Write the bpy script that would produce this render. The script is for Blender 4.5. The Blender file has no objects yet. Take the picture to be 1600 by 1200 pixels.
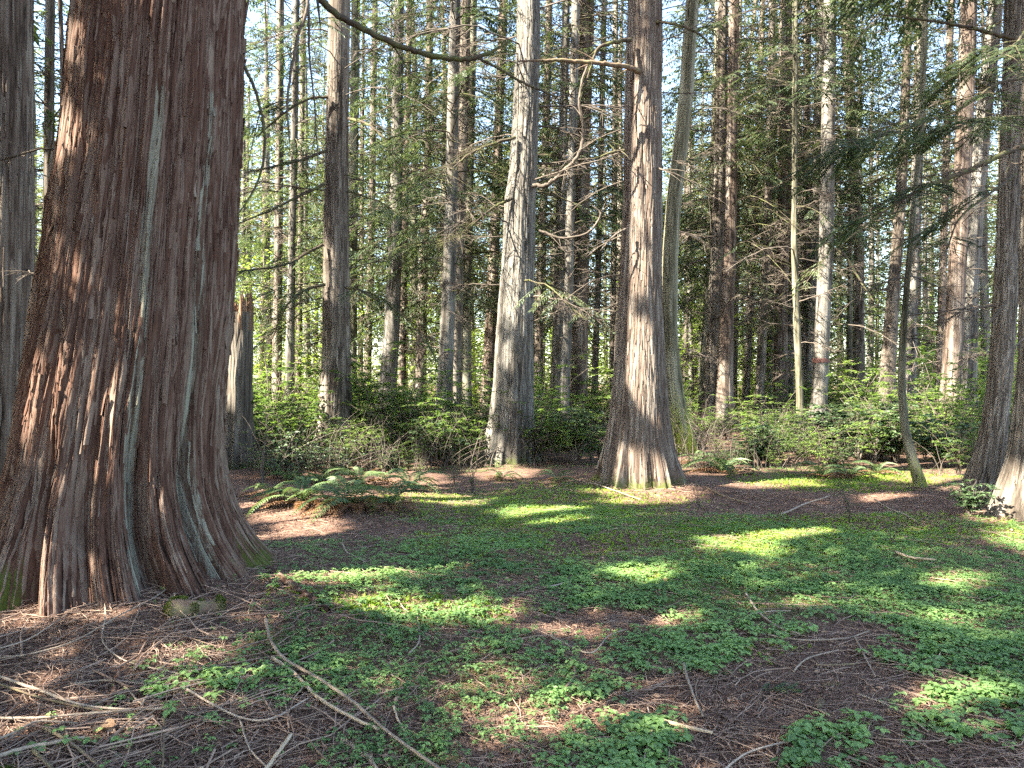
import bpy, math
import numpy as np
from mathutils import Vector, Euler

# ------------------------------------------------------------------ scene, camera, light
scene = bpy.context.scene
col = scene.collection
CAMZ, F, HY = 1.55, 1155.0, 600.0
cam_d = bpy.data.cameras.new("camera")
cam = bpy.data.objects.new("camera", cam_d)
col.objects.link(cam)
cam.location = (0, 0, CAMZ)
cam.rotation_euler = (math.radians(90), 0, 0)
cam_d.sensor_width = 36
cam_d.lens = 36 * F / 1600
cam_d.clip_start = 0.05
cam_d.clip_end = 3000
scene.camera = cam

SUN_EL = math.radians(40)
sd = np.array([-1.0, -0.50, 0.0]); sd /= np.linalg.norm(sd)
SUN = np.array([sd[0] * math.cos(SUN_EL), sd[1] * math.cos(SUN_EL), math.sin(SUN_EL)])   # towards the sun
world = bpy.data.worlds.new("World")
scene.world = world
world.use_nodes = True
wn = world.node_tree
sky = wn.nodes.new("ShaderNodeTexSky")
sky.sky_type = 'NISHITA'
sky.sun_disc = False
sky.sun_elevation = SUN_EL
sky.sun_rotation = math.atan2(SUN[0], SUN[1])
sky.air_density = 1.0
sky.dust_density = 1.2
sky.ozone_density = 1.0
wn.links.new(sky.outputs[0], wn.nodes["Background"].inputs[0])
wn.nodes["Background"].inputs[1].default_value = 0.085
sun_d = bpy.data.lights.new("sun", 'SUN')
sun_d.energy = 4.6
sun_d.angle = math.radians(0.5)
sun_d.color = (1.0, 0.94, 0.84)
sun_o = bpy.data.objects.new("sun", sun_d)
col.objects.link(sun_o)
sun_o.rotation_euler = Vector(SUN).to_track_quat('Z', 'Y').to_euler()
scene.view_settings.view_transform = 'Standard'
scene.view_settings.look = 'None'
scene.view_settings.gamma = 1
scene.view_settings.use_white_balance = True
scene.view_settings.white_balance_temperature = 6950
scene.view_settings.white_balance_tint = 8
scene.view_settings.exposure = 3.35
cy = scene.cycles
cy.max_bounces = 8
cy.diffuse_bounces = 5
cy.glossy_bounces = 2
cy.transmission_bounces = 4
cy.transparent_max_bounces = 4
cy.caustics_reflective = False
cy.caustics_refractive = False
cy.use_denoising = False
cy.denoiser = 'OPENIMAGEDENOISE'
cy.denoising_input_passes = 'RGB_ALBEDO_NORMAL'
cy.denoising_prefilter = 'ACCURATE'
cy.sample_clamp_indirect = 1.0
cy.use_adaptive_sampling = True
cy.adaptive_threshold = 0.02

# ------------------------------------------------------------------ numeric helpers
def rs(seed):
    return np.random.default_rng(seed)

def _h(i, j, k, s):
    h = (i.astype(np.int64) * 374761393 + j.astype(np.int64) * 668265263 + k.astype(np.int64) * 2147483647 + s * 1274126177) & 0xffffffff
    h = ((h ^ (h >> 13)) * 1274126177) & 0xffffffff
    h = ((h ^ (h >> 16)) * 2246822519) & 0xffffffff
    return ((h ^ (h >> 15)) & 0xffffff) / float(0xffffff)

def vn(x, y, z=0.0, s=0):
    x, y, z = np.broadcast_arrays(np.asarray(x, float), np.asarray(y, float), np.asarray(z, float))
    i, j, k = np.floor(x).astype(np.int64), np.floor(y).astype(np.int64), np.floor(z).astype(np.int64)
    u, v, w = x - i, y - j, z - k
    u = u * u * (3 - 2 * u); v = v * v * (3 - 2 * v); w = w * w * (3 - 2 * w)
    r = 0
    for a in (0, 1):
        for b in (0, 1):
            for c in (0, 1):
                r = r + _h(i + a, j + b, k + c, s) * (u if a else 1 - u) * (v if b else 1 - v) * (w if c else 1 - w)
    return r

def fbm(x, y, z=0.0, s=0, o=3):
    r, a, t, f = 0, 1.0, 0, 1.0
    for q in range(o):
        r = r + a * vn(x * f + q * 7.3, y * f + q * 3.1, np.asarray(z) * f, s + q); t += a; a *= .5; f *= 2.03
    return r / t

def to_px(x, y):
    yy = np.maximum(y, 0.5)
    return 800 + x / yy * F, HY + CAMZ * F / yy

def P(px, py, Y):
    return np.array([(px - 800) / F * Y, Y, CAMZ + (HY - py) / F * Y])

def gy(py):
    return CAMZ * F / (py - HY)

def gz(x, y):
    x = np.asarray(x, float); y = np.asarray(y, float)
    d = np.sqrt(x * x + y * y)
    near = np.exp(-(d / 14) ** 2)
    z = (fbm(x * .35, y * .35, 0, 11) - .5) * .16 + (fbm(x * 1.6, y * 1.6, 0, 12) - .5) * .07
    z = z + .16 * np.exp(-((x + 2.9) ** 2 + (y - 5.8) ** 2) / 2.2)          # rise round the great trunk
    z = z + .10 * np.exp(-((x - 1.9) ** 2 + (y - 11.8) ** 2) / 2.0)
    z = z + .14 * np.exp(-((x + 2.6) ** 2 / 1.6 + (y - 9.3) ** 2 / .9))
    z = z - .06
    z = z + np.clip((d - 60) / 200, 0, 1) * 1.5
    return z

# ------------------------------------------------------------------ mesh helpers
def mesh_np(name, verts, faces, mats, attrs=None, midx=None, smooth=True):
    """faces: list of int arrays (m,k); midx: one material index per array"""
    me = bpy.data.meshes.new(name)
    verts = np.ascontiguousarray(verts, dtype=np.float32)
    faces = [np.asarray(f, dtype=np.int32) for f in faces if len(f)]
    nl = sum(f.size for f in faces); nf = sum(len(f) for f in faces)
    me.vertices.add(len(verts)); me.loops.add(nl); me.polygons.add(nf)
    me.vertices.foreach_set("co", verts.ravel())
    me.loops.foreach_set("vertex_index", np.concatenate([f.ravel() for f in faces]))
    tot = np.concatenate([np.full(len(f), f.shape[1], dtype=np.int32) for f in faces])
    start = np.concatenate([[0], np.cumsum(tot)[:-1]]).astype(np.int32)
    me.polygons.foreach_set("loop_start", start)
    me.polygons.foreach_set("loop_total", tot)
    me.polygons.foreach_set("use_smooth", np.full(nf, smooth))
    for m in mats:
        me.materials.append(m)
    if midx is not None:
        me.polygons.foreach_set("material_index", np.asarray(midx, dtype=np.int32))
    for k, v in (attrs or {}).items():
        a = me.attributes.new(k, 'FLOAT', 'POINT')
        a.data.foreach_set("value", np.asarray(v, dtype=np.float32))
    me.update(calc_edges=True)
    return me

def link(name, data, parent=None, label=None, cat=None, group=None, kind=None, loc=None, rot=None, scale=None):
    o = bpy.data.objects.new(name, data)
    col.objects.link(o)
    if parent is not None: o.parent = parent
    if loc is not None: o.location = loc
    if rot is not None: o.rotation_euler = rot
    if scale is not None: o.scale = scale
    if label: o["label"] = label
    if cat: o["category"] = cat
    if group: o["group"] = group
    if kind: o["kind"] = kind
    return o

class Acc:
    """collects geometry with one float attribute (tint) and material indices"""
    def __init__(s): s.v = []; s.f = {}; s.n = 0; s.t = []
    def add(s, v, f, mi=0, tint=None):
        v = np.asarray(v, float).reshape(-1, 3); f = np.asarray(f)
        s.v.append(v); s.f.setdefault((mi, f.shape[1]), []).append(f + s.n)
        s.t.append(np.full(len(v), .5) if tint is None else np.broadcast_to(tint, (len(v),)))
        s.n += len(v)
    def mesh(s, name, mats, smooth=True):
        fs, mi = [], []
        for (m, k), l in s.f.items():
            a = np.concatenate(l); fs.append(a); mi.append(np.full(len(a), m))
        return mesh_np(name, np.concatenate(s.v), fs, mats, {"tint": np.concatenate(s.t)}, np.concatenate(mi), smooth)
    def arrays(s):
        fs = {k: np.concatenate(l) for k, l in s.f.items()}
        return np.concatenate(s.v), fs, np.concatenate(s.t)

def nrm(a):
    return a / np.maximum(np.linalg.norm(a, axis=-1, keepdims=True), 1e-9)

def tubes(Pt, R, sides=3, cap=False):
    """Pt (m,n,3), R (m,n) -> verts, quads for m tubes"""
    Pt = np.asarray(Pt, float); R = np.asarray(R, float)
    m, n, _ = Pt.shape
    T = np.gradient(Pt, axis=1); T = nrm(T)
    up = np.zeros_like(T); up[..., 2] = 1
    alt = np.abs(T[..., 2:3].mean(axis=1, keepdims=True)) > .8
    up = np.where(alt, np.array([1.0, 0, 0]), up)
    A = nrm(np.cross(T, up)); B = np.cross(A, T)
    th = np.linspace(0, 2 * np.pi, sides, endpoint=False)
    V = Pt[:, :, None, :] + R[:, :, None, None] * (A[:, :, None, :] * np.cos(th)[None, None, :, None] + B[:, :, None, :] * np.sin(th)[None, None, :, None])
    idx = np.arange(m * n * sides).reshape(m, n, sides)
    a = idx[:, :-1, :]; b = np.roll(a, -1, axis=2); c = idx[:, 1:, :]; d = np.roll(c, -1, axis=2)
    Q = np.stack([a, b, d, c], -1).reshape(-1, 4)
    return V.reshape(-1, 3), Q

def smooth_line(pts, n, rad=None):
    """Catmull-Rom through pts (k,3) -> (n,3); radii interpolated"""
    p = np.asarray(pts, float); k = len(p)
    q = np.vstack([2 * p[0] - p[1], p, 2 * p[-1] - p[-2]])
    t = np.linspace(0, k - 1 - 1e-6, n); i = t.astype(int); u = (t - i)[:, None]
    a, b, c, d = q[i], q[i + 1], q[i + 2], q[i + 3]
    o = .5 * (2 * b + (c - a) * u + (2 * a - 5 * b + 4 * c - d) * u ** 2 + (3 * b - a - 3 * c + d) * u ** 3)
    if rad is None: return o
    return o, np.interp(t, np.arange(k), rad)

def leaves(base, dirv, nor, ln, wd, shape=4, fold=.12):
    """one flat-ish leaf each; returns verts (m*s,3), faces (m,s)"""
    base = np.asarray(base, float); m = len(base)
    d = nrm(dirv); s = nrm(np.cross(d, nor)); n = np.cross(s, d)
    ln = np.broadcast_to(ln, (m,))[:, None]; wd = np.broadcast_to(wd, (m,))[:, None]
    if shape == 4:
        V = [base, base + d * ln * .45 + s * wd * .5 + n * wd * fold, base + d * ln - n * ln * .08, base + d * ln * .45 - s * wd * .5 + n * wd * fold]
    else:
        V = [base, base + d * ln * .28 + s * wd * .46 + n * wd * fold, base + d * ln * .66 + s * wd * .40 + n * wd * fold,
             base + d * ln - n * ln * .1, base + d * ln * .66 - s * wd * .40 + n * wd * fold, base + d * ln * .28 - s * wd * .46 + n * wd * fold]
    k = len(V)
    return np.stack(V, 1).reshape(-1, 3), np.arange(m * k).reshape(m, k)

# ------------------------------------------------------------------ node helpers
class NT:
    def __init__(s, name):
        s.m = bpy.data.materials.new(name); s.m.use_nodes = True
        s.t = s.m.node_tree; s.t.nodes.clear()
        s.out = s.t.nodes.new("ShaderNodeOutputMaterial")
    def n(s, typ, **kw):
        x = s.t.nodes.new(typ)
        for k, v in kw.items():
            if k.startswith('i_'):
                key = k[2:].replace('_', ' ')
                if isinstance(v, bpy.types.NodeSocket): s.t.links.new(v, x.inputs[key])
                else: x.inputs[key].default_value = v
            else: setattr(x, k, v)
        return x
    def L(s, a, b): s.t.links.new(a, b)
    def noise(s, vec, scale, detail=4, rough=.6, dist=0):
        x = s.n("ShaderNodeTexNoise", i_Scale=scale, i_Detail=detail, i_Roughness=rough, i_Distortion=dist)
        s.L(vec, x.inputs['Vector']); return x.outputs['Fac']
    def mapping(s, vec, sc):
        x = s.n("ShaderNodeMapping"); x.inputs['Scale'].default_value = sc; s.L(vec, x.inputs['Vector']); return x.outputs[0]
    def ramp(s, fac, stops, interp='LINEAR'):
        x = s.n("ShaderNodeValToRGB"); r = x.color_ramp; r.interpolation = interp
        while len(r.elements) < len(stops): r.elements.new(.5)
        for e, (p, c) in zip(r.elements, stops):
            e.position = p; e.color = (*c, 1) if len(c) == 3 else c
        s.L(fac, x.inputs[0]); return x.outputs[0]
    def math(s, op, a, b=None, clamp=False):
        x = s.n("ShaderNodeMath", operation=op, use_clamp=clamp)
        for i, v in enumerate((a, b)):
            if v is None: continue
            if isinstance(v, bpy.types.NodeSocket): s.L(v, x.inputs[i])
            else: x.inputs[i].default_value = v
        return x.outputs[0]
    def mix(s, fac, a, b, mode='MIX'):
        x = s.n("ShaderNodeMix", data_type='RGBA', blend_type=mode)
        for i, v in ((0, fac), (6, a), (7, b)):
            if isinstance(v, bpy.types.NodeSocket): s.L(v, x.inputs[i])
            else: x.inputs[i].default_value = v if i == 0 else (*v, 1)
        return x.outputs[2]
    def attr(s, name):
        return s.n("ShaderNodeAttribute", attribute_name=name).outputs['Fac']
    def smooth(s, fac, lo, hi):
        x = s.n("ShaderNodeMapRange", interpolation_type='SMOOTHSTEP')
        s.L(fac, x.inputs[0]); x.inputs[1].default_value = lo; x.inputs[2].default_value = hi
        return x.outputs[0]
    def bump(s, h, strength, dist):
        x = s.n("ShaderNodeBump"); x.inputs['Strength'].default_value = strength; x.inputs['Distance'].default_value = dist
        s.L(h, x.inputs['Height']); return x.outputs[0]
    def finish_bsdf(s, colr, rough=.85, normal=None, spec=.25):
        b = s.n("ShaderNodeBsdfPrincipled"); b.inputs['Roughness'].default_value = rough
        b.inputs['Specular IOR Level'].default_value = spec
        if isinstance(colr, bpy.types.NodeSocket): s.L(colr, b.inputs['Base Color'])
        else: b.inputs['Base Color'].default_value = (*colr, 1)
        if normal: s.L(normal, b.inputs['Normal'])
        s.L(b.outputs[0], s.out.inputs[0]); return s.m

def bark_mat(name, deep, mid, high, lichen=(.40, .46, .41), lich=.3, moss=(.055, .072, .012), fine=1.0):
    t = NT(name)
    tc = t.n("ShaderNodeTexCoord").outputs['Object']
    st = t.mapping(tc, (48 * fine, 48 * fine, 2.6))
    st2 = t.mapping(tc, (13, 13, 1.4))
    n1 = t.noise(st, 1.0, 5, .65, .6)
    n2 = t.noise(st2, 1.0, 4, .6, .4)
    n3 = t.noise(t.mapping(tc, (60, 60, 22)), 1.0, 2, .5)
    h = t.attr("h")
    hh = t.math('ADD', t.math('MULTIPLY', h, .62), t.math('ADD', t.math('MULTIPLY', n1, .45), t.math('MULTIPLY', t.math('SUBTRACT', n2, .5), .5)))
    c = t.ramp(hh, [(.18, deep), (.50, mid), (.86, high)])
    lm = t.smooth(t.math('ADD', t.math('MULTIPLY', t.attr("lich"), .55), t.math('ADD', t.math('MULTIPLY', n2, lich), t.math('MULTIPLY', n1, .45))), .60, .80)
    lm = t.math('MULTIPLY', lm, t.smooth(t.math('ADD', h, t.math('MULTIPLY', n3, .3)), .35, .8))
    lm = t.math('MULTIPLY', lm, .85)
    c = t.mix(lm, c, lichen)
    mm = t.math('MULTIPLY', t.smooth(t.math('ADD', t.attr("moss"), t.math('ADD', t.math('MULTIPLY', t.math('SUBTRACT', n2, .5), 1.2), t.math('MULTIPLY', t.math('SUBTRACT', n3, .5), .8))), .50, .95), .85)
    mc = t.mix(n3, (moss[0] * .5, moss[1] * .55, moss[2] * .6), tuple(min(1, k * 1.5) for k in moss))
    c = t.mix(mm, c, mc)
    hb = t.math('ADD', t.math('MULTIPLY', n1, 1.0), t.math('MULTIPLY', n3, .2))
    nb = t.bump(hb, .75, .012)
    return t.finish_bsdf(c, .9, nb, .15)

def leaf_mat(name, c0, c1, c2, trans=.45, gloss=.06, vary=.25):
    t = NT(name)
    tint = t.attr("tint")
    oi = t.n("ShaderNodeObjectInfo").outputs['Random']
    tc = t.n("ShaderNodeTexCoord").outputs['Object']
    n = t.noise(tc, .9, 2, .5)
    f = t.math('ADD', t.math('MULTIPLY', tint, .7), t.math('ADD', t.math('MULTIPLY', t.math('SUBTRACT', n, .5), .7), t.math('MULTIPLY', t.math('SUBTRACT', oi, .2), vary)), True)
    c = t.ramp(f, [(.05, c0), (.45, c1), (.95, c2)])
    d = t.n("ShaderNodeBsdfDiffuse"); t.L(c, d.inputs[0])
    tr = t.n("ShaderNodeBsdfTranslucent")
    t.L(t.mix(1.0, c, (1.25, 1.28, .70), 'MULTIPLY'), tr.inputs[0])
    m1 = t.n("ShaderNodeMixShader"); m1.inputs[0].default_value = trans
    t.L(d.outputs[0], m1.inputs[1]); t.L(tr.outputs[0], m1.inputs[2])
    g = t.n("ShaderNodeBsdfGlossy"); g.inputs['Roughness'].default_value = .5
    m2 = t.n("ShaderNodeMixShader"); m2.inputs[0].default_value = gloss
    t.L(m1.outputs[0], m2.inputs[1]); t.L(g.outputs[0], m2.inputs[2])
    t.L(m2.outputs[0], t.out.inputs[0])
    return t.m

def wood_mat(name, c0, c1, scale=14, green=0.0):
    t = NT(name)
    tc = t.n("ShaderNodeTexCoord").outputs['Object']
    n = t.noise(tc, scale, 4, .65); n2 = t.noise(tc, scale * 6, 3, .6)
    f = t.math('ADD', t.math('MULTIPLY', n, .7), t.math('MULTIPLY', t.attr("tint"), .35))
    c = t.ramp(t.math('ADD', f, t.math('MULTIPLY', t.math('SUBTRACT', n2, .5), .4)), [(.25, c0), (.75, c1)])
    if green > 0:
        c = t.mix(t.math('MULTIPLY', t.smooth(n, .45, .62), green), c, (.09, .13, .02))
    return t.finish_bsdf(c, .85, t.bump(n2, .5, .004), .2)

M = {}
M['cedar'] = bark_mat("bark_cedar_red", (.012, .006, .004), (.098, .052, .037), (.205, .158, .126), lich=.14, lichen=(.235, .235, .185))
M['grey'] = bark_mat("bark_grey", (.026, .022, .018), (.118, .108, .094), (.235, .225, .20), lich=.40, lichen=(.36, .38, .33))
M['brown'] = bark_mat("bark_brown", (.020, .015, .011), (.110, .090, .073), (.25, .22, .185), lich=.28, lichen=(.31, .33, .27))
M['red'] = bark_mat("bark_red", (.020, .013, .010), (.118, .088, .070), (.24, .21, .178), lich=.22, lichen=(.30, .32, .26))
M['green'] = bark_mat("bark_mossy", (.022, .020, .012), (.105, .098, .068), (.23, .225, .17), lich=.35, lichen=(.28, .32, .21), moss=(.15, .18, .026))
M['mossy'] = bark_mat("bark_bright_moss", (.026, .024, .014), (.13, .12, .08), (.27, .265, .20), lich=.35, lichen=(.30, .34, .20), moss=(.30, .34, .04))
M['snag'] = bark_mat("bark_snag", (.018, .014, .011), (.080, .068, .056), (.18, .162, .135), lich=.3, lichen=(.28, .30, .25))
M['torn'] = wood_mat("torn_wood", (.09, .045, .025), (.30, .19, .12), 10)
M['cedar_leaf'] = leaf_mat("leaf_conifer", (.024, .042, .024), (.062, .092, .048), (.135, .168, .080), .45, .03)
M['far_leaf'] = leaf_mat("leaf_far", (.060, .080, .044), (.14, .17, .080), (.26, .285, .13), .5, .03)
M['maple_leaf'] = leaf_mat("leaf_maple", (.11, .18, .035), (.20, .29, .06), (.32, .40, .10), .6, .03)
M['salal_leaf'] = leaf_mat("leaf_salal", (.035, .065, .030), (.080, .135, .060), (.17, .24, .10), .40, .05)
M['huck_leaf'] = leaf_mat("leaf_huckleberry", (.06, .11, .03), (.13, .21, .055), (.24, .34, .09), .55, .03)
M['herb_leaf'] = leaf_mat("leaf_herb", (.10, .19, .062), (.195, .33, .105), (.32, .46, .15), .42, .04)
M['moss_leaf'] = leaf_mat("leaf_moss_mat", (.075, .14, .015), (.155, .26, .025), (.27, .38, .045), .45, .02)
M['fern_leaf'] = leaf_mat("leaf_fern", (.045, .085, .038), (.105, .165, .068), (.22, .28, .10), .42, .03)
M['dead_fern'] = leaf_mat("leaf_dead_fern", (.10, .05, .025), (.19, .10, .055), (.33, .21, .13), .35, .02)
M['twig'] = wood_mat("dead_twig_bark", (.035, .027, .021), (.145, .12, .098), 6)
M['twig_dark'] = wood_mat("live_branch_bark", (.030, .023, .017), (.105, .082, .06), 6, .45)
M['stick'] = wood_mat("stick_pale", (.12, .085, .06), (.40, .32, .25), 16)
M['stick_dark'] = wood_mat("stick_brown", (.07, .045, .032), (.24, .17, .125), 9, .3)
M['litter'] = wood_mat("litter_twigs", (.085, .050, .037), (.36, .255, .195), 3)
M['needle'] = wood_mat("litter_needles", (.085, .043, .030), (.32, .195, .14), 2)
M['flake'] = wood_mat("bark_flakes", (.07, .035, .024), (.34, .22, .15), 5)
M['rot'] = wood_mat("rotten_wood", (.28, .19, .12), (.55, .43, .30), 18)
M['paint'] = wood_mat("faded_red_paint", (.13, .050, .042), (.20, .11, .095), 30)
M['moss'] = leaf_mat("moss_cushion", (.05, .075, .015), (.095, .125, .025), (.16, .19, .045), .3, .01)

def ground_mat():
    t = NT("forest_floor")
    tc = t.n("ShaderNodeTexCoord").outputs['Object']
    n1 = t.noise(tc, 1.3, 4, .6); n2 = t.noise(tc, 14, 5, .7); n3 = t.noise(tc, 85, 3, .7)
    w1 = t.noise(t.mapping(tc, (26, 110, 1)), 1, 3, .6, 1.5)
    w2 = t.noise(t.mapping(tc, (120, 30, 1)), 1, 3, .6, 1.5)
    f = t.math('ADD', t.math('MULTIPLY', n2, .35), t.math('ADD', t.math('MULTIPLY', w1, .35), t.math('MULTIPLY', w2, .35)))
    f = t.math('ADD', f, t.math('MULTIPLY', t.math('SUBTRACT', n1, .5), .25))
    c = t.ramp(f, [(.34, (.026, .015, .011)), (.50, (.105, .062, .046)), (.64, (.22, .145, .112)), (.80, (.38, .28, .22))])
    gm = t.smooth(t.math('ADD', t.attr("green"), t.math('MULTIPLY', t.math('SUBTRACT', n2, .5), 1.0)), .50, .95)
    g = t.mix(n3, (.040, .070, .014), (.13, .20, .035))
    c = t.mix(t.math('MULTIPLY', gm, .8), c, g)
    h = t.math('ADD', f, t.math('MULTIPLY', n3, .4))
    return t.finish_bsdf(c, .95, t.bump(h, .8, .012), .1)
M['ground'] = ground_mat()

# ------------------------------------------------------------------ where it is green, where the sun comes through
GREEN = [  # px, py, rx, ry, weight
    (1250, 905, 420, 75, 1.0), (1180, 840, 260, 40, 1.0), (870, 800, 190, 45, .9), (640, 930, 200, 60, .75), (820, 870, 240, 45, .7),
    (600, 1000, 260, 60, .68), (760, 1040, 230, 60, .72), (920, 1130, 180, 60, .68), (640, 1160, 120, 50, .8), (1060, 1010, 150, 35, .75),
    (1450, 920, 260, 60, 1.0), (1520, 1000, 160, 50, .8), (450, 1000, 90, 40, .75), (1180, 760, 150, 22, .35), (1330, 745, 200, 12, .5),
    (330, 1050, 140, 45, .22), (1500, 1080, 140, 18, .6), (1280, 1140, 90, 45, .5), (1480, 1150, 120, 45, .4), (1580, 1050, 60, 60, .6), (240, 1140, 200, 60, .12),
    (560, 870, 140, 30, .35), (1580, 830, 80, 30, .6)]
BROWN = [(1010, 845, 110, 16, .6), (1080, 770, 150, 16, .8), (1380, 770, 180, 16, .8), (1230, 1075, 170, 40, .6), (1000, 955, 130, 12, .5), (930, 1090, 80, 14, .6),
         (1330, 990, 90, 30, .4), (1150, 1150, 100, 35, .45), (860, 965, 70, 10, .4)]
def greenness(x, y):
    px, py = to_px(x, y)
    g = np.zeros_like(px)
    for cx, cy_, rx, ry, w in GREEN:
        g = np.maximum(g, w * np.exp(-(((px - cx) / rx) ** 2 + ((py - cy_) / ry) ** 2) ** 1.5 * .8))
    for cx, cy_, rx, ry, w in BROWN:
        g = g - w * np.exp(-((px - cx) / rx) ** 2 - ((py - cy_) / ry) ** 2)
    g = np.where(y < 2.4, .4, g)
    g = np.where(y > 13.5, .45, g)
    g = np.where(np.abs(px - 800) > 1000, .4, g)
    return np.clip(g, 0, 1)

PATCH = [  # px, py, rx, ry, strength : sunlit spots on the floor
    (1165, 834, 75, 16, 1), (1245, 817, 60, 11, .9), (1190, 846, 45, 8, 1), (700, 776, 75, 10, .95), (860, 800, 100, 16, .25), (850, 845, 80, 12, .1), (1015, 892, 60, 13, .5),
    (520, 900, 120, 16, .75), (640, 940, 110, 15, .8), (740, 945, 60, 11, .7), (900, 966, 85, 11, .9), (1070, 955, 75, 12, .8), (870, 1086, 95, 17, .85), (960, 1075, 45, 8, .5),
    (1530, 1075, 110, 24, .95), (1510, 903, 70, 11, .8), (1500, 962, 55, 12, .75), (500, 820, 60, 20, .95), (470, 788, 90, 22, .8), (600, 772, 60, 18, .8), (1450, 690, 120, 20, .6), (1250, 700, 100, 15, .6), (640, 745, 60, 25, .7), (1020, 768, 90, 11, .8), (1380, 768, 60, 8, .5),
    (1450, 780, 70, 9, .6), (130, 965, 75, 9, .7), (330, 1005, 60, 9, .6), (430, 860, 60, 30, .5), (1600, 830, 60, 18, .6), (1290, 940, 60, 10, .5), (1560, 800, 60, 12, .5),
    (1130, 705, 110, 25, .8), (1290, 715, 80, 20, .6), (560, 715, 90, 25, .6), (1400, 720, 80, 20, .6), (1500, 740, 60, 16, .6), (1200, 745, 90, 10, .5), (780, 730, 60, 14, .5)]
TPATCH = [(781, 520, 14.9, .3), (776, 620, 14.8, .3), (507, 400, 16.2, .35), (503, 600, 16.1, .35), (1132, 600, 24.4, .7),  # px, py, Y, r : sunlit spots on trunks
    (985, 540, 11.2, .25), (990, 590, 11.2, .23), (984, 252, 11.3, .12), (1068, 690, 16.4, .45), (1045, 560, 16.6, .35), (1070, 730, 11, .1),
    (128, 60, 5.4, .15), (118, 180, 5.4, .14), (112, 400, 5.3, .16), (140, 430, 5.2, .10), (285, 440, 5.1, .05), (85, 640, 5.1, .12), (50, 800, 5.0, .16), (60, 900, 4.9, .15), (30, 940, 4.8, .14), (195, 260, 5.3, .06),
    (2, 250, 8, .2), (1010, 745, 11, .15),
    (790, 260, 14.9, .5), (785, 400, 14.9, .4), (780, 560, 14.9, .5), (770, 690, 14.8, .4), (825, 60, 14.9, .5), (1128, 450, 21, .8), (1125, 540, 21, .8), (1135, 300, 21, .8),
    (1490, 90, 24, .6), (1290, 200, 24, .8), (1275, 450, 24, .8), (1590, 740, 8.6, .2), (1560, 300, 10, .3), (515, 120, 16, .35), (512, 440, 16, .3), (610, 300, 24, .6), (600, 520, 24, .6)]
TP = np.array([list(P(a, b, c)) + [r] for a, b, c, r in TPATCH])

def sun_cut(C, seed=0):
    """True where foliage at C stands in the way of a sunlit spot"""
    t = C[:, 2] / SUN[2]
    gx, gyy = C[:, 0] - SUN[0] * t, C[:, 1] - SUN[1] * t
    px, py = to_px(gx, gyy)
    w = (fbm(gx * 2.2, gyy * 2.2, 0, 33) - .5) * 1.5
    cut = np.zeros(len(C), bool)
    for cx, cy_, rx, ry, s in PATCH:
        q = ((px - cx) / (rx * 1.05)) ** 2 + ((py - cy_) / (ry * 1.3)) ** 2
        cut |= (q + w < .45 + .75 * s) & (gyy > 1)
    for x, y, z, r in TP:
        d = C - np.array([x, y, z]); a = d @ SUN
        e = np.linalg.norm(d - a[:, None] * SUN, axis=1)
        cut |= (a > .3) & (e < r * (1.0 + w * .6))
    return cut

# ------------------------------------------------------------------ the ground
def build_ground():
    n = 620
    u = np.linspace(-1, 1, n)
    s = 2.6 * np.sinh(5.3 * u); s = s / s.max() * 420
    X, Yv = np.meshgrid(s, s + 5.5)
    Z = gz(X, Yv) + (fbm(X * 7, Yv * 7, 0, 13) - .5) * .03 * (np.hypot(X, Yv - 5) < 16)
    idx = np.arange(n * n).reshape(n, n)
    Fq = np.stack([idx[:-1, :-1], idx[:-1, 1:], idx[1:, 1:], idx[1:, :-1]], -1).reshape(-1, 4)
    V = np.stack([X, Yv, Z], -1).reshape(-1, 3)
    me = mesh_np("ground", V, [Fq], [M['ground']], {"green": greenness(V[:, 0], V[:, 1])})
    link("ground", me, kind="structure", label="forest floor of brown needles, twigs and low green plants")
build_ground()

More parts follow.
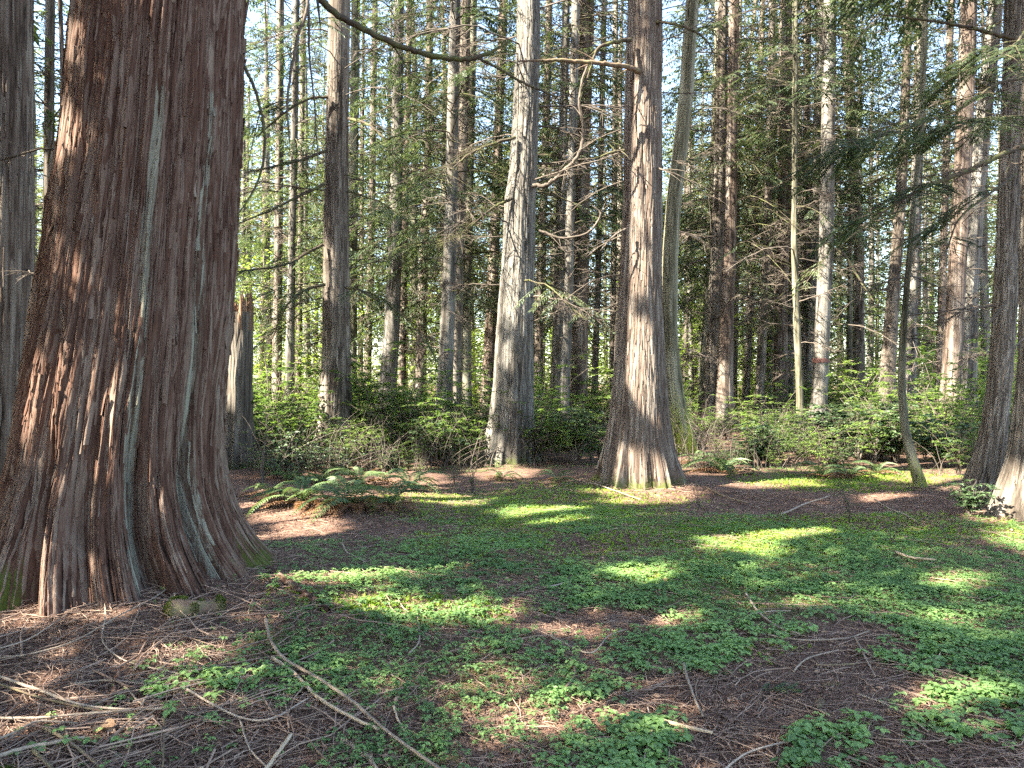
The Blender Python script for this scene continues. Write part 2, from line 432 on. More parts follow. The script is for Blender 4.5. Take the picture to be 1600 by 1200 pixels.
# ------------------------------------------------------------------ trunks
def trunk_mesh(name, zs, xs, ys, rr, N, dzs, mat, seed=0, flute=.10, flute_h=1.2, lobes=3.0, bark=.010, pitch=.045, coarse=.0, mossh=.0, mossang=None, lichf=None, twist=0.0, zstretch=.5, topcap=True, strips=0, swid=.03, slen=.45):
    """zs ascending control heights; circular cross-section shaped by root flutes and bark ridges"""
    z = dzs
    cx = np.interp(z, zs, xs); cy_ = np.interp(z, zs, ys); R = np.interp(z, zs, rr)
    if len(z) > 8:     # soften the corners of the control polygon
        k = np.ones(5) / 5
        for a in (cx, cy_, R):
            b = np.convolve(np.pad(a, 2, mode='edge'), k, 'valid'); a[:] = b
    th = np.linspace(0, 2 * np.pi, N, endpoint=False)
    TH, Z = np.meshgrid(th, z)
    Rg = R[:, None]; base_r = float(np.median(rr))
    tw = TH + twist * Z
    c, s_ = np.cos(tw), np.sin(tw)
    low = np.exp(-np.clip(Z, 0, None) / flute_h)
    fl = (fbm(c * lobes / 2 + 5, s_ * lobes / 2 + 9, Z * .22 + seed, seed + 3, 2) - .5) * 2
    fl2 = (fbm(c * lobes * 1.3 + 2, s_ * lobes * 1.3 + 4, Z * .2 + seed, seed + 5, 2) - .5) * 2
    r = Rg * (1 + fl * flute * (.25 + low * 1.6) + fl2 * flute * (.2 + low * .9))
    bt = 1 - np.abs(2 * vn(c * lobes * .9 + 31, s_ * lobes * .9 + 17, Z * .25, seed + 6) - 1) * 2.6
    r = r + Rg * np.clip(bt, -.4, 1) * flute * 1.5 * low ** 1.3
    K = base_r / pitch
    wz = Z * zstretch
    warp = (vn(c * 3 + 1, s_ * 3, Z * .9, seed + 7) - .5) * .5
    a = fbm(np.cos(tw + warp * .12) * K + 50, np.sin(tw + warp * .12) * K + 50, wz * 3, seed + 8, 3)
    ridge = 1 - np.abs(2 * a - 1) * 2.4
    ridge = np.clip(ridge, 0, 1)
    b = fbm(np.cos(tw + warp * .2) * K * .35 + 20, np.sin(tw + warp * .2) * K * .35 + 20, wz * 1.3, seed + 9, 2)
    plate = np.clip((b - .3) * 2.2, 0, 1)
    h = np.clip(plate * .6 + (1 - ridge) * .5, 0, 1)
    r = r + bark * (h - .5) * 2 + coarse * (plate - .5) * 2
    X = cx[:, None] + r * np.cos(TH); Yv = cy_[:, None] + r * np.sin(TH)
    V = np.stack([X, Yv, Z], -1).reshape(-1, 3)
    m = len(z); idx = np.arange(m * N).reshape(m, N)
    a_ = idx[:-1]; b_ = np.roll(a_, -1, 1); c_ = idx[1:]; d_ = np.roll(c_, -1, 1)
    Fq = np.stack([a_, b_, d_, c_], -1).reshape(-1, 4)
    faces = [Fq]
    if topcap:
        V = np.vstack([V, [[cx[-1], cy_[-1], z[-1] + .02]]])
        t = idx[-1]; faces.append(np.stack([t, np.roll(t, -1), np.full(N, len(V) - 1)], -1))
    moss = np.zeros_like(Z)
    if mossh > 0:
        moss = np.clip(1.05 - Z / mossh, 0, 1) * .85
        if mossang is not None:
            moss = moss * (.55 + .45 * np.cos(TH - mossang))
    li = np.zeros_like(Z) if lichf is None else lichf(TH, Z)
    at = {"h": h, "moss": moss, "lich": li}
    at = {k: np.append(v.ravel(), v.ravel()[-1]) if topcap else v.ravel() for k, v in at.items()}
    if strips:
        sv, sq, sa = bark_strips(V, TH, z, cx, cy_, r, N, strips, seed + 40, swid, slen, .009, zmax=9)
        if mossh > 0: sa["moss"] = np.clip(1.05 - sv[:, 2] / mossh, 0, 1) * .8
        faces.append(sq + len(V)); V = np.vstack([V, sv]); at = {k: np.concatenate([at[k], sa[k]]) for k in at}
    return mesh_np(name, V, faces, [mat], at)

def bark_strips(V, TH0, z, cx, cy_, rgrid, N, n, seed, wid, ln, lift, ang=None, zmax=None, lichg=None, slant=.25):
    """lifted ribbons of bark lying on the trunk surface; returns verts, quads, attributes"""
    r = rs(seed); m = 9; u = np.linspace(0, 1, m)
    zm = min(z[-1] * .95, zmax or 9); a = (r.random(n) * 2 - 1) * (ang[1] if ang else np.pi) + (ang[0] if ang else 0)
    z0 = r.random(n) * zm * 1.02 - .1; L = ln * (.3 + 1.2 * r.random(n) ** 1.6); W = wid * (.4 + 1.0 * r.random(n) ** 1.3)
    zz = z0[:, None] + L[:, None] * u
    sl = (r.random(n) - .5) * slant * .12; aa = a[:, None] + sl[:, None] * u * L[:, None] + np.cumsum((r.random((n, m)) - .5) * .006, 1)
    prof = np.sin(np.pi * (u * .9 + .05)) ** .45
    cur = (np.abs(u - .5) * 2) ** 4
    up = lift * (.15 + .35 * r.random(n))[:, None] + lift * 1.5 * (r.random(n) ** 2)[:, None] * cur * np.where((r.random(n) < .5)[:, None], u[None] > .5, u[None] < .5)
    rows = []
    Rm = np.interp(zz, z, rgrid.mean(1))
    for k, (f, q) in enumerate(((-.5, .0), (0, .55), (.5, .0))):
        w = W[:, None] * prof * f * (1 + (r.random((n, m)) - .5) * .5)
        th = aa + w / np.maximum(Rm, .05)
        ti = (np.mod(th, 2 * np.pi) / (2 * np.pi) * N); i0 = ti.astype(int) % N; i1 = (i0 + 1) % N; ft = ti - np.floor(ti)
        zi = np.clip(np.interp(zz, z, np.arange(len(z))), 0, len(z) - 1.001); j0 = zi.astype(int); fz = zi - j0
        R = (rgrid[j0, i0] * (1 - ft) + rgrid[j0, i1] * ft) * (1 - fz) + (rgrid[j0 + 1, i0] * (1 - ft) + rgrid[j0 + 1, i1] * ft) * fz
        R = R + up + lift * q
        rows.append(np.stack([np.interp(zz, z, cx) + R * np.cos(th), np.interp(zz, z, cy_) + R * np.sin(th), zz], -1))
    P3 = np.stack(rows, 2)                                    # n, m, 3, xyz
    idx = np.arange(n * m * 3).reshape(n, m, 3)
    Q = np.stack([idx[:, :-1, :-1], idx[:, :-1, 1:], idx[:, 1:, 1:], idx[:, 1:, :-1]], -1).reshape(-1, 4)
    h = np.clip(.22 + .62 * r.random(n) ** 1.2, 0, 1)[:, None, None] + (r.random((n, m, 3)) - .5) * .12; h[:, :, 1] += .08
    li = np.zeros((n, m, 3)) if lichg is None else np.repeat(lichg(aa, zz)[:, :, None], 3, 2)
    return P3.reshape(-1, 3), Q, {"h": h.ravel(), "moss": np.zeros(h.size), "lich": li.ravel() * (.5 + .8 * np.repeat(r.random(n), m * 3))}

def zgrid(z0, z1, fine, zf, ztop, coarse_n):
    a = np.arange(z0, zf, fine)
    b = np.linspace(zf, ztop, coarse_n)
    return np.concatenate([a, b])

class Tree: pass
TREES = []
def make_tree(Y, pts, kind, label, group, H=26, N=40, res=.06, flare=None, roots=None, crown=None, dead=0, live=0, name="conifer_tree", seed=0, bark=.009, pitch=.045, flute=.08, flute_h=.9, mossh=0, mossang=None, lean_y=0.0, cat="tree", zcut=8, coarse=0.0, lichf=None, strips=0, swid=.03, slen=.45):
    """pts: [(py, px_centre, px_width)] from the top of the picture down to the base"""
    pts = sorted(pts, key=lambda p: -p[0])
    zs = [CAMZ + (HY - p[0]) / F * Y for p in pts]
    xs = [(p[1] - 800) / F * Y for p in pts]
    ca = 1 / math.sqrt(1 + ((pts[0][1] - 800) / F) ** 2)      # a round trunk away from the middle of the picture looks wider
    rr = [p[2] / 2 / F * Y * ca for p in pts]
    bx = xs[0]; by = Y
    g = float(gz(bx, by))
    zs = list(zs); zs[0] = max(zs[0], g)
    zs.insert(0, g - .35); xs.insert(0, xs[0] + (xs[0] - xs[1]) * .1); rr.insert(0, rr[0] * 1.12)
    for i in range(1, len(zs)):
        if zs[i] <= zs[i - 1]: zs[i] = zs[i - 1] + .02
    zt = zs[-1]
    sl = (xs[-1] - xs[-3]) / max(zs[-1] - zs[-3], .5); sl = max(-.06, min(.06, sl))
    for f in (.35, .7, 1.0):
        z = zt + (H - zt) * f
        zs.append(z); xs.append(xs[-1] + sl * (z - zs[-2]) * .6); rr.append(rr[len(pts)] * (1 - f) * .9 + .02)
    zs = np.array(zs); xs = np.array(xs); rr = np.array(rr)
    ys = np.array([by + lean_y * max(0, z) for z in zs])
    # local coordinates about the foot of the tree
    grid = zgrid(zs[0], zt, res, min(zt, zcut), H, 26)
    root = link(name, None, label=label, cat=cat, group=group, loc=(bx, by, g))
    me = trunk_mesh("trunk", zs - g, xs - bx, ys - by, rr, N, grid - g, M[kind], seed, flute, flute_h, 3.0, bark, pitch, coarse, mossh, mossang, lichf, strips=strips, swid=swid, slen=slen)
    link("trunk", me, root)
    T = Tree(); T.root = root; T.x = bx; T.y = by; T.g = g; T.zs = zs - g; T.xs = xs - bx; T.ys = ys - by; T.rr = rr; T.H = H; T.crown = crown; T.dead = dead; T.live = live; T.seed = seed; T.zt = zt
    TREES.append(T)
    return T

def at_h(T, z):
    return np.interp(z, T.zs, T.xs), np.interp(z, T.zs, T.ys), np.interp(z, T.zs, T.rr)

# --- the great cedar, built apart: wide buttressed foot, deep flutes, stringy bark
def great_cedar():
    Y = 5.9; bx, by = P(215, 0, Y)[0], Y
    g = float(gz(bx, by))
    pts = [(-160, 262, 245), (0, 250, 268), (100, 242, 276), (200, 236, 282), (300, 226, 290), (450, 212, 306), (560, 202, 318), (640, 192, 322), (720, 185, 332), (790, 184, 362), (840, 190, 392), (880, 202, 425), (915, 217, 462)]
    zs = np.array([CAMZ + (HY - p[0]) / F * Y for p in pts])[::-1]
    xs = np.array([(p[1] + 6 - 800) / F * Y for p in pts])[::-1]
    # silhouette width seen from here -> radius at the axis
    rr = np.array([p[2] / 2 / F * Y for p in pts])[::-1] * .875
    zs = np.concatenate([[g - .4], zs, [12, 20, 30]]); xs = np.concatenate([[xs[0]], xs, [xs[-1] + .25, xs[-1] + .4, xs[-1] + .5]]); rr = np.concatenate([[rr[0] * 1.10], rr, [.52, .34, .03]])
    fine = np.arange(zs[0], 5.6, .022); grid = np.concatenate([fine, np.linspace(5.63, 30, 60)])
    N = 1240
    z = grid - g
    cx = np.interp(grid, zs, xs); R = np.interp(grid, zs, rr)
    k = np.ones(21) / 21
    cx = np.convolve(np.pad(cx, 10, mode='edge'), k, 'valid'); R = np.convolve(np.pad(R, 10, mode='edge'), k, 'valid')
    th = np.linspace(0, 2 * np.pi, N, endpoint=False); TH, Z = np.meshgrid(th, z)
    # facing angle: the direction from trunk to camera
    ph0 = math.atan2(-by, -bx)
    low = np.exp(-np.clip(Z, 0, None) / .75); mid = np.exp(-np.clip(Z, 0, None) / 2.2)
    A = (TH - ph0 + np.pi) % (2 * np.pi) - np.pi            # 0 faces the camera, positive to the right (seen from above, counter-clockwise)
    def lobe(c, w, amp, hz): return amp * np.exp(-((A - c) / w) ** 2) * np.exp(-np.clip(Z, 0, None) / hz)
    def groove(c, w, d, z0, z1): return -d * np.exp(-((A - c - .02 * np.sin(Z * 2.3 + c * 9)) / w) ** 2) / (1 + np.exp((Z - z1) * 6)) / (1 + np.exp((z0 - Z) * 6))
    r = R[:, None] * (1 + 0 * A)
    r = r + lobe(-.95, .20, .22, .4) + lobe(-1.45, .25, .03, .4) + lobe(-.45, .22, .10, .6) + lobe(-.05, .2, .10, .6) + lobe(.35, .16, .16, .7) + lobe(.75, .14, .08, .9) + lobe(1.25, .35, .10, .4) + lobe(2.4, .5, .2, .7) + lobe(-2.6, .5, .2, .7)
    r = r + groove(.10, .08, .24, -1, 1.0) + groove(-.68, .09, .2, -1, 1.0) + groove(-1.22, .07, .22, -1, 2.2) + groove(.58, .07, .18, -1, 1.0) + groove(-.30, .07, .14, -1, .7) + groove(-.25, .05, .06, .1, 2.6) + groove(.95, .05, .08, -1, 1.4) + groove(-.80, .035, .06, 1.2, 4.8)
    c, s_ = np.cos(TH + .015 * Z), np.sin(TH + .015 * Z)
    r = r + (fbm(c * 3 + 4, s_ * 3 + 4, Z * .35, 3) - .5) * .12 * (.7 + mid)
    warp = (vn(c * 5, s_ * 5, Z * .6, 5) - .5) * .035 + (vn(c * 12, s_ * 12, Z * 1.8, 6) - .5) * .012
    c2, s2 = np.cos(TH + warp), np.sin(TH + warp)
    strip = fbm(c2 * 24, s2 * 24, Z * .85, 21, 2)                     # broad strips ~5 cm
    gro = np.clip(1 - np.abs(2 * strip - 1) * 5.5, 0, 1)              # the cracks between them
    st2 = fbm(c2 * 52 + 3, s2 * 52 + 3, Z * 1.8, 22, 2)
    gro2 = np.clip(1 - np.abs(2 * st2 - 1) * 3.5, 0, 1)
    plate = fbm(c2 * 6 + 8, s2 * 6 + 8, Z * .45, 23, 2)
    ledge = vn(c2 * 38 + 8, s2 * 38, Z * 3.2, 24)
    h = np.clip(.60 + (plate - .5) * .55 + (ledge - .5) * .45 - gro * .70 - gro2 * .30, 0, 1)
    r = r + (plate - .5) * .06 - gro * .036 - gro2 * .012 + (ledge - .5) * .022 + (vn(c * 60, s_ * 60, Z * 7, 25) - .5) * .006
    X = cx[:, None] - bx + r * np.cos(TH); Yv = r * np.sin(TH)
    V = np.stack([X, Yv, Z], -1).reshape(-1, 3)
    m = len(z); idx = np.arange(m * N).reshape(m, N)
    a_ = idx[:-1]; b_ = np.roll(a_, -1, 1); c_ = idx[1:]; d_ = np.roll(c_, -1, 1)
    Fq = np.stack([a_, b_, d_, c_], -1).reshape(-1, 4)
    li = .75 * np.exp(-((A - .05 - .03 * np.sin(Z * 1.5)) / .085) ** 2) / (1 + np.exp((Z - 3.4) * 3)) + .8 * np.exp(-((A - .62) / .06) ** 2) / (1 + np.exp((Z - 2.9) * 3)) + .35 * np.exp(-((A - .65) / .35) ** 2) * (Z > .6) + .35 * np.exp(-((A + .85) / .3) ** 2)
    mo = np.clip(1.2 - Z / .5, 0, 1) * (np.exp(-((A - 1.25) / .45) ** 2) + .75 * np.exp(-((A + .83) / .10) ** 2)) + .25 * np.clip(1 - Z / .3, 0, 1)
    li = li * np.clip(fbm(c * 22, s_ * 22, Z * 2.2, 31, 3) * 3.6 - 1.25, 0, 1.1)
    at = {"h": h.ravel(), "moss": mo.ravel(), "lich": li.ravel()}; faces = [Fq]
    def lg(aa, zz):
        q = (aa - ph0 + np.pi) % (2 * np.pi) - np.pi
        return (.95 * np.exp(-((q - .05 - .03 * np.sin(zz * 1.5)) / .07) ** 2) + .95 * np.exp(-((q - .62) / .06) ** 2)) * (zz < 3.6) + .32 * np.exp(-((q - .5) / .5) ** 2)
    for n_, w_, l_, lf, sd_ in ((3200, .023, 1.15, .012, 41), (900, .040, 1.3, .020, 42), (4200, .011, .70, .008, 43)):
        sv, sq, sa = bark_strips(V, TH, z, cx - bx, cx * 0, r, N, n_, sd_, w_, l_, lf, ang=(ph0, 1.75), zmax=6.2, lichg=lg)
        sa["moss"] = np.clip(1 - sv[:, 2] / .35, 0, 1) * .9 * np.exp(-((((np.arctan2(sv[:, 1], sv[:, 0]) - ph0 + np.pi) % (2 * np.pi) - np.pi - 1.2) / .4) ** 2))
        if w_ > .05: sa["h"] -= .12
        faces.append(sq + len(V)); V = np.vstack([V, sv]); at = {k: np.concatenate([at[k], sa[k]]) for k in at}
    me = mesh_np("trunk", V, faces, [M['cedar']], at)
    root = link("conifer_tree", None, label="massive red-brown cedar with fluted flaring base and stringy lichen-streaked bark", cat="tree", group="conifers of the wood", loc=(bx, by, g))
    link("trunk", me, root)
    T = Tree(); T.root = root; T.x = bx; T.y = by; T.g = g; T.zs = zs - g; T.xs = xs - bx; T.ys = zs * 0; T.rr = rr; T.H = 30; T.crown = 12.5; T.dead = 0; T.live = 0; T.seed = 1; T.zt = 5.2
    TREES.append(T)
    return T
BIG = great_cedar()

G = "conifers of the wood"
T = make_tree
T(8.0, [(0, 10, 86), (300, 10, 88), (600, 8, 92), (770, 5, 98)], 'red', "smooth reddish trunk standing just behind the massive cedar, at the picture's edge", G, N=120, res=.05, crown=11, seed=2, bark=.010, pitch=.035, strips=900, swid=.02, slen=.35)
T(16.3, [(0, 531, 32), (100, 529, 34), (250, 526, 37), (400, 525, 40), (560, 525, 44), (640, 524, 50), (690, 521, 60), (712, 520, 66)], 'brown', "dark brown cedar whose long branches reach towards the broken stump", G, N=110, res=.07, crown=9, dead=16, live=3, seed=3, bark=.012, flute=.16, strips=900, swid=.03, slen=.4)
T(24, [(0, 623, 16), (200, 621, 18), (400, 617, 22), (520, 612, 25), (600, 606, 28), (660, 601, 36), (675, 600, 40)], 'grey', "slim grey trunk curving slightly at its foot beside the dark brown cedar", G, crown=8, dead=14, live=2, seed=4)
T(28, [(0, 672, 12), (250, 668, 13), (450, 660, 15), (620, 656, 17), (665, 655, 20)], 'brown', "thin dark trunk in front of bright leaves, between two slim grey trunks", G, N=28, crown=6, dead=14, live=2, seed=5)
T(20.5, [(0, 712, 17), (150, 708, 18), (400, 703, 20), (560, 697, 23), (640, 694, 27), (688, 692, 32)], 'grey', "straight grey trunk of a close pair, paler and nearer than its partner", G, N=60, crown=7.5, dead=14, live=4, seed=6)
T(22.5, [(0, 728, 16), (200, 724, 16), (400, 716, 17), (600, 711, 19), (680, 710, 22)], 'brown', "dark trunk close behind the straight grey one it pairs with", G, N=36, crown=7, dead=10, live=2, seed=7)
T(25, [(0, 740, 12), (300, 733, 13), (500, 728, 15), (650, 728, 20), (670, 728, 22)], 'green', "slim pale trunk flecked with sun beside the close grey and dark pair", G, N=30, crown=6.5, dead=10, live=2, seed=8)
T(27, [(0, 787, 14), (330, 774, 15), (450, 770, 18), (600, 763, 22), (665, 760, 26)], 'red', "reddish trunk just beside the grey swollen trunk", G, N=30, crown=6.5, dead=8, live=2, seed=9)
T(14.9, [(0, 827, 36), (100, 824, 38), (200, 821, 40), (270, 818, 44), (310, 813, 48), (400, 811, 50), (500, 806, 56), (600, 803, 62), (660, 801, 68), (700, 799, 78), (722, 798, 88)], 'grey', "thick pale grey cedar swollen below, shaggy with a mossy foot", G, N=170, res=.05, crown=9.5, dead=20, live=4, seed=10, bark=.014, pitch=.05, flute=.17, mossh=.45, strips=1800, swid=.03, slen=.35)
T(27, [(0, 858, 11), (250, 852, 12), (450, 843, 13), (660, 841, 15)], 'brown', "slim trunk first behind the grey swollen cedar's shaded side", G, N=26, crown=7, dead=8, live=2, seed=11)
T(24, [(0, 885, 12), (200, 880, 13), (400, 874, 15), (560, 870, 17), (660, 867, 22)], 'grey', "slim grey-brown trunk, sunlit low down, in the cluster behind the ridged cedar", G, N=36, crown=7, dead=16, live=1, seed=12)
T(22, [(0, 900, 13), (250, 893, 14), (450, 888, 15), (600, 883, 16), (680, 881, 18)], 'grey', "pale straight trunk of the cluster, standing in front of the dark red one", G, N=36, crown=8, dead=18, live=1, seed=13)
T(24.5, [(0, 918, 24), (200, 911, 24), (400, 908, 25), (600, 905, 27), (672, 905, 36)], 'red', "darkest red trunk, widest of the cluster between the swollen and the ridged cedar", G, N=60, crown=8, dead=18, live=1, seed=14, flute=.15)
T(29, [(0, 944, 9), (300, 938, 9), (450, 934, 10), (640, 928, 11)], 'brown', "thin brown trunk standing free between the dark red trunk and the ridged cedar", G, N=20, crown=7, dead=8, live=1, seed=15)
T(30, [(0, 962, 8), (300, 960, 9), (640, 956, 10)], 'brown', "very thin trunk almost touching the shaded edge of the ridged cedar", G, N=20, crown=8, dead=6, live=1, seed=16)
T(11.7, [(0, 1007, 53), (150, 1005, 54), (300, 1003, 57), (400, 1001, 64), (500, 999, 73), (600, 999, 83), (650, 998, 90), (690, 997, 100), (725, 997, 114), (752, 996, 126)], 'red', "large ridged red-brown cedar with spreading foot and a mossy broken branch", G, H=28, N=330, res=.03, crown=10, dead=8, live=0, seed=17, bark=.014, pitch=.04, flute=.15, flute_h=.8, mossh=.35, zcut=7, coarse=.008, strips=2600, swid=.026, slen=.5)
T(16.8, [(-40, 1086, 20), (0, 1082, 21), (100, 1075, 22), (200, 1067, 23), (300, 1054, 24), (400, 1047, 25), (500, 1046, 25), (580, 1051, 26), (640, 1059, 30), (680, 1067, 34), (708, 1072, 40)], 'mossy', "curving mossy tree bowed like a bow beside the ridged cedar", G, H=24, N=80, res=.08, crown=10, dead=10, live=0, seed=18, mossh=3.0, flute=.05)
T(29, [(0, 1122, 9), (300, 1112, 9), (450, 1105, 10), (600, 1098, 11), (660, 1095, 13)], 'green', "thin greenish trunk hugging the brown straight trunk beside it", G, N=20, crown=8, dead=8, live=1, seed=19)
T(25.5, [(0, 1129, 17), (200, 1126, 18), (380, 1121, 20), (550, 1113, 22), (664, 1108, 25)], 'brown', "straight brown trunk of a pair, shaded, next to its sun-streaked partner", G, N=50, crown=8, dead=16, live=2, seed=20)
T(24.5, [(0, 1147, 17), (150, 1144, 17), (380, 1141, 20), (500, 1135, 23), (600, 1131, 27), (655, 1129, 34), (672, 1128, 40)], 'red', "sun-streaked reddish trunk with knobbly foot, partner of the straight brown one", G, N=70, crown=8, dead=18, live=2, seed=21, flute=.16)
T(32, [(0, 1156, 8), (380, 1149, 9), (640, 1146, 11)], 'brown', "thin trunk peeping out behind the sun-streaked reddish one", G, N=18, crown=8, dead=6, live=1, seed=22)
T(31, [(0, 1192, 9), (380, 1179, 10), (500, 1172, 10), (600, 1166, 12), (650, 1163, 14)], 'brown', "slender leaning dark trunk, thinner of two standing over lit shrubs", G, N=20, crown=7, dead=10, live=2, seed=23)
T(28.5, [(0, 1207, 10), (380, 1199, 13), (500, 1192, 14), (600, 1188, 16), (655, 1186, 20)], 'brown', "slightly leaning dark trunk, thicker of two standing over lit shrubs", G, N=28, crown=7, dead=10, live=2, seed=24)
T(34, [(0, 1210, 10), (400, 1205, 12), (630, 1201, 14)], 'green', "thin flecked trunk at the edge of the coarse-barked one", G, N=20, crown=7, dead=6, live=2, seed=25)
T(29, [(0, 1228, 20), (300, 1224, 21), (500, 1220, 22), (625, 1219, 25)], 'red', "coarse dark red trunk with deep wavy bark behind the thin greenish one", G, N=60, crown=7, dead=14, live=2, seed=26, bark=.02)
T(31, [(380, 1238, 12), (480, 1234, 15), (560, 1232, 18), (640, 1231, 20), (0, 1243, 10)], 'grey', "forked pale trunk lit by the sun beside the coarse dark red one", G, N=26, crown=8, dead=8, live=2, seed=27)
T(22, [(0, 1243, 8), (200, 1242, 9), (380, 1241, 10), (500, 1245, 11), (600, 1249, 12), (680, 1252, 13)], 'green', "thin greenish upright trunk in front of the coarse dark red one", G, N=28, crown=8, dead=14, live=2, seed=28)
T(30, [(0, 1262, 12), (380, 1259, 13), (640, 1256, 15)], 'brown', "plain brown trunk between the thin greenish trunk and the red-marked one", G, N=22, crown=7, dead=8, live=2, seed=29)
T(29, [(0, 1284, 14), (380, 1271, 15), (620, 1265, 17)], 'grey', "sunlit trunk half hidden behind the red-marked one", G, N=22, crown=8, dead=8, live=2, seed=30)
MARK = T(23.5, [(0, 1297, 21), (200, 1294, 22), (380, 1291, 23), (560, 1283, 25), (620, 1280, 26), (668, 1277, 30)], 'grey', "pale grey trunk with a faded red paint band around it", G, N=70, crown=8.5, dead=16, live=2, seed=31, flute=.05)
T(33, [(0, 1322, 22), (200, 1330, 16), (380, 1342, 17), (500, 1342, 18), (620, 1340, 24)], 'brown', "dark twiggy trunk standing behind the red-marked one on the side of the curved sapling", G, N=26, crown=6, dead=14, live=3, seed=32)
T(31, [(0, 1334, 7), (400, 1328, 8), (640, 1327, 9)], 'green', "very thin pale trunk just in front of the dark twiggy one", G, N=16, crown=8, dead=6, live=1, seed=33)
T(26, [(0, 1421, 13), (160, 1414, 15), (300, 1408, 17), (450, 1396, 20), (560, 1388, 24), (640, 1385, 28)], 'brown', "dark furrowed leaning trunk behind the curved sapling", G, N=50, crown=8, dead=12, live=2, seed=34, bark=.016)
T(11.6, [(200, 1439, 8), (300, 1430, 9), (400, 1421, 10), (495, 1413, 11), (560, 1409, 12), (610, 1409, 13), (670, 1414, 15), (710, 1423, 17), (735, 1431, 19), (756, 1438, 22)], 'green', "slender bowed sapling with a curved mossy foot at the clearing's edge", G, H=10, N=40, res=.04, crown=6, dead=8, live=1, seed=35, mossh=1.2, flute=.05, bark=.004)
T(27, [(0, 1443, 16), (200, 1436, 17), (400, 1427, 19), (560, 1421, 21), (640, 1419, 24)], 'grey', "smooth pale trunk directly behind the bowed sapling", G, N=36, crown=9, dead=10, live=3, seed=36)
T(29, [(0, 1486, 12), (360, 1475, 12), (560, 1469, 14), (640, 1468, 16)], 'red', "narrow reddish trunk beside the large double trunk", G, N=22, crown=8, dead=8, live=3, seed=37)
T(22, [(0, 1514, 28), (150, 1509, 28), (300, 1502, 28), (450, 1494, 30), (600, 1486, 32), (680, 1482, 42)], 'red', "reddish half of the large double trunk near the bowed sapling", G, N=80, crown=9, dead=14, live=3, seed=38, flute=.12)
T(23, [(0, 1558, 24), (150, 1540, 26), (300, 1524, 30), (450, 1514, 32), (600, 1508, 36), (680, 1506, 44)], 'grey', "grey leaning half of the large double trunk", G, N=80, crown=10, dead=14, live=3, seed=39)
T(10.9, [(0, 1588, 36), (200, 1582, 36), (400, 1574, 36), (520, 1568, 37), (620, 1560, 39), (680, 1552, 43), (720, 1545, 50), (765, 1536, 56)], 'brown', "dark cedar with leaning shaggy foot, overlapped by the pale flared trunk", G, N=180, res=.04, crown=8, dead=10, live=0, seed=40, bark=.013, flute=.16, strips=1500, swid=.028, slen=.4)
T(8.75, [(0, 1626, 56), (300, 1624, 58), (560, 1622, 62), (650, 1620, 76), (700, 1618, 84), (760, 1615, 112), (800, 1612, 130)], 'brown', "pale trunk with wide flaring foot cut by the picture's edge", G, N=240, res=.035, crown=7.5, dead=6, live=0, seed=41, bark=.012, flute=.12, strips=1500, swid=.024, slen=.35)
# gap between the great cedar and the dark brown one
T(26, [(0, 463, 11), (200, 460, 11), (400, 456, 12), (640, 452, 15)], 'grey', "pale thin trunk seen in the gap beside the massive cedar", G, N=24, crown=7, dead=12, live=3, seed=42)
T(30, [(0, 438, 12), (300, 436, 13), (640, 432, 16)], 'brown', "dim trunk nearest the broken stump in the gap beside the massive cedar", G, N=20, crown=6, dead=10, live=3, seed=43)
T(33, [(0, 474, 8), (640, 466, 10)], 'brown', "thinnest trunk in the gap beside the massive cedar", G, N=16, crown=6, dead=6, live=3, seed=44)
T(27, [(0, 556, 14), (400, 551, 15), (640, 549, 17)], 'green', "straight trunk close behind the dark brown cedar", G, N=26, crown=7, dead=8, live=2, seed=45)
T(31, [(0, 586, 9), (400, 580, 11), (640, 572, 13)], 'brown', "narrow trunk with a sunlit side against yellow-green leaves", G, N=20, crown=6, dead=8, live=2, seed=46)
T(34, [(0, 568, 5), (640, 564, 6)], 'brown', "pencil-thin trunk against yellow-green leaves", G, N=12, crown=7, dead=4, live=1, seed=47)
T(29, [(0, 640, 9), (400, 632, 10), (640, 628, 12)], 'red', "thin reddish trunk tucked behind the slim grey curving one", G, N=16, crown=7, dead=8, live=2, seed=48)
T(30, [(0, 826, 8), (640, 832, 10)], 'brown', "thin trunk just showing past the grey swollen cedar", G, N=12, crown=9, dead=4, live=1, seed=49)
T(36, [(0, 1182, 6), (640, 1100, 8)], 'brown', "thin tilted trunk leaning beyond the curving mossy tree", G, N=12, crown=9, dead=4, live=1, seed=50)
T(7.4, [(-150, 92, 9), (0, 94, 8), (150, 99, 8), (250, 90, 8), (400, 76, 7), (700, 60, 8), (800, 60, 9)], 'red', "thin reddish stem rising behind the massive cedar", G, H=7, N=16, crown=None, dead=4, live=0, seed=51, bark=.003)
T(15, [(0, 78, 16), (300, 76, 17), (640, 74, 20), (715, 74, 24)], 'brown', "leafy young conifer showing in the slit between the smooth reddish trunk and the massive cedar", G, H=14, N=24, crown=2.6, dead=8, live=6, seed=52)
T(19, [(0, 40, 14), (640, 36, 18), (690, 36, 20)], 'brown', "slim conifer hidden mostly by the smooth reddish trunk, leafy above", G, H=18, N=20, crown=3.5, dead=6, live=4, seed=53)
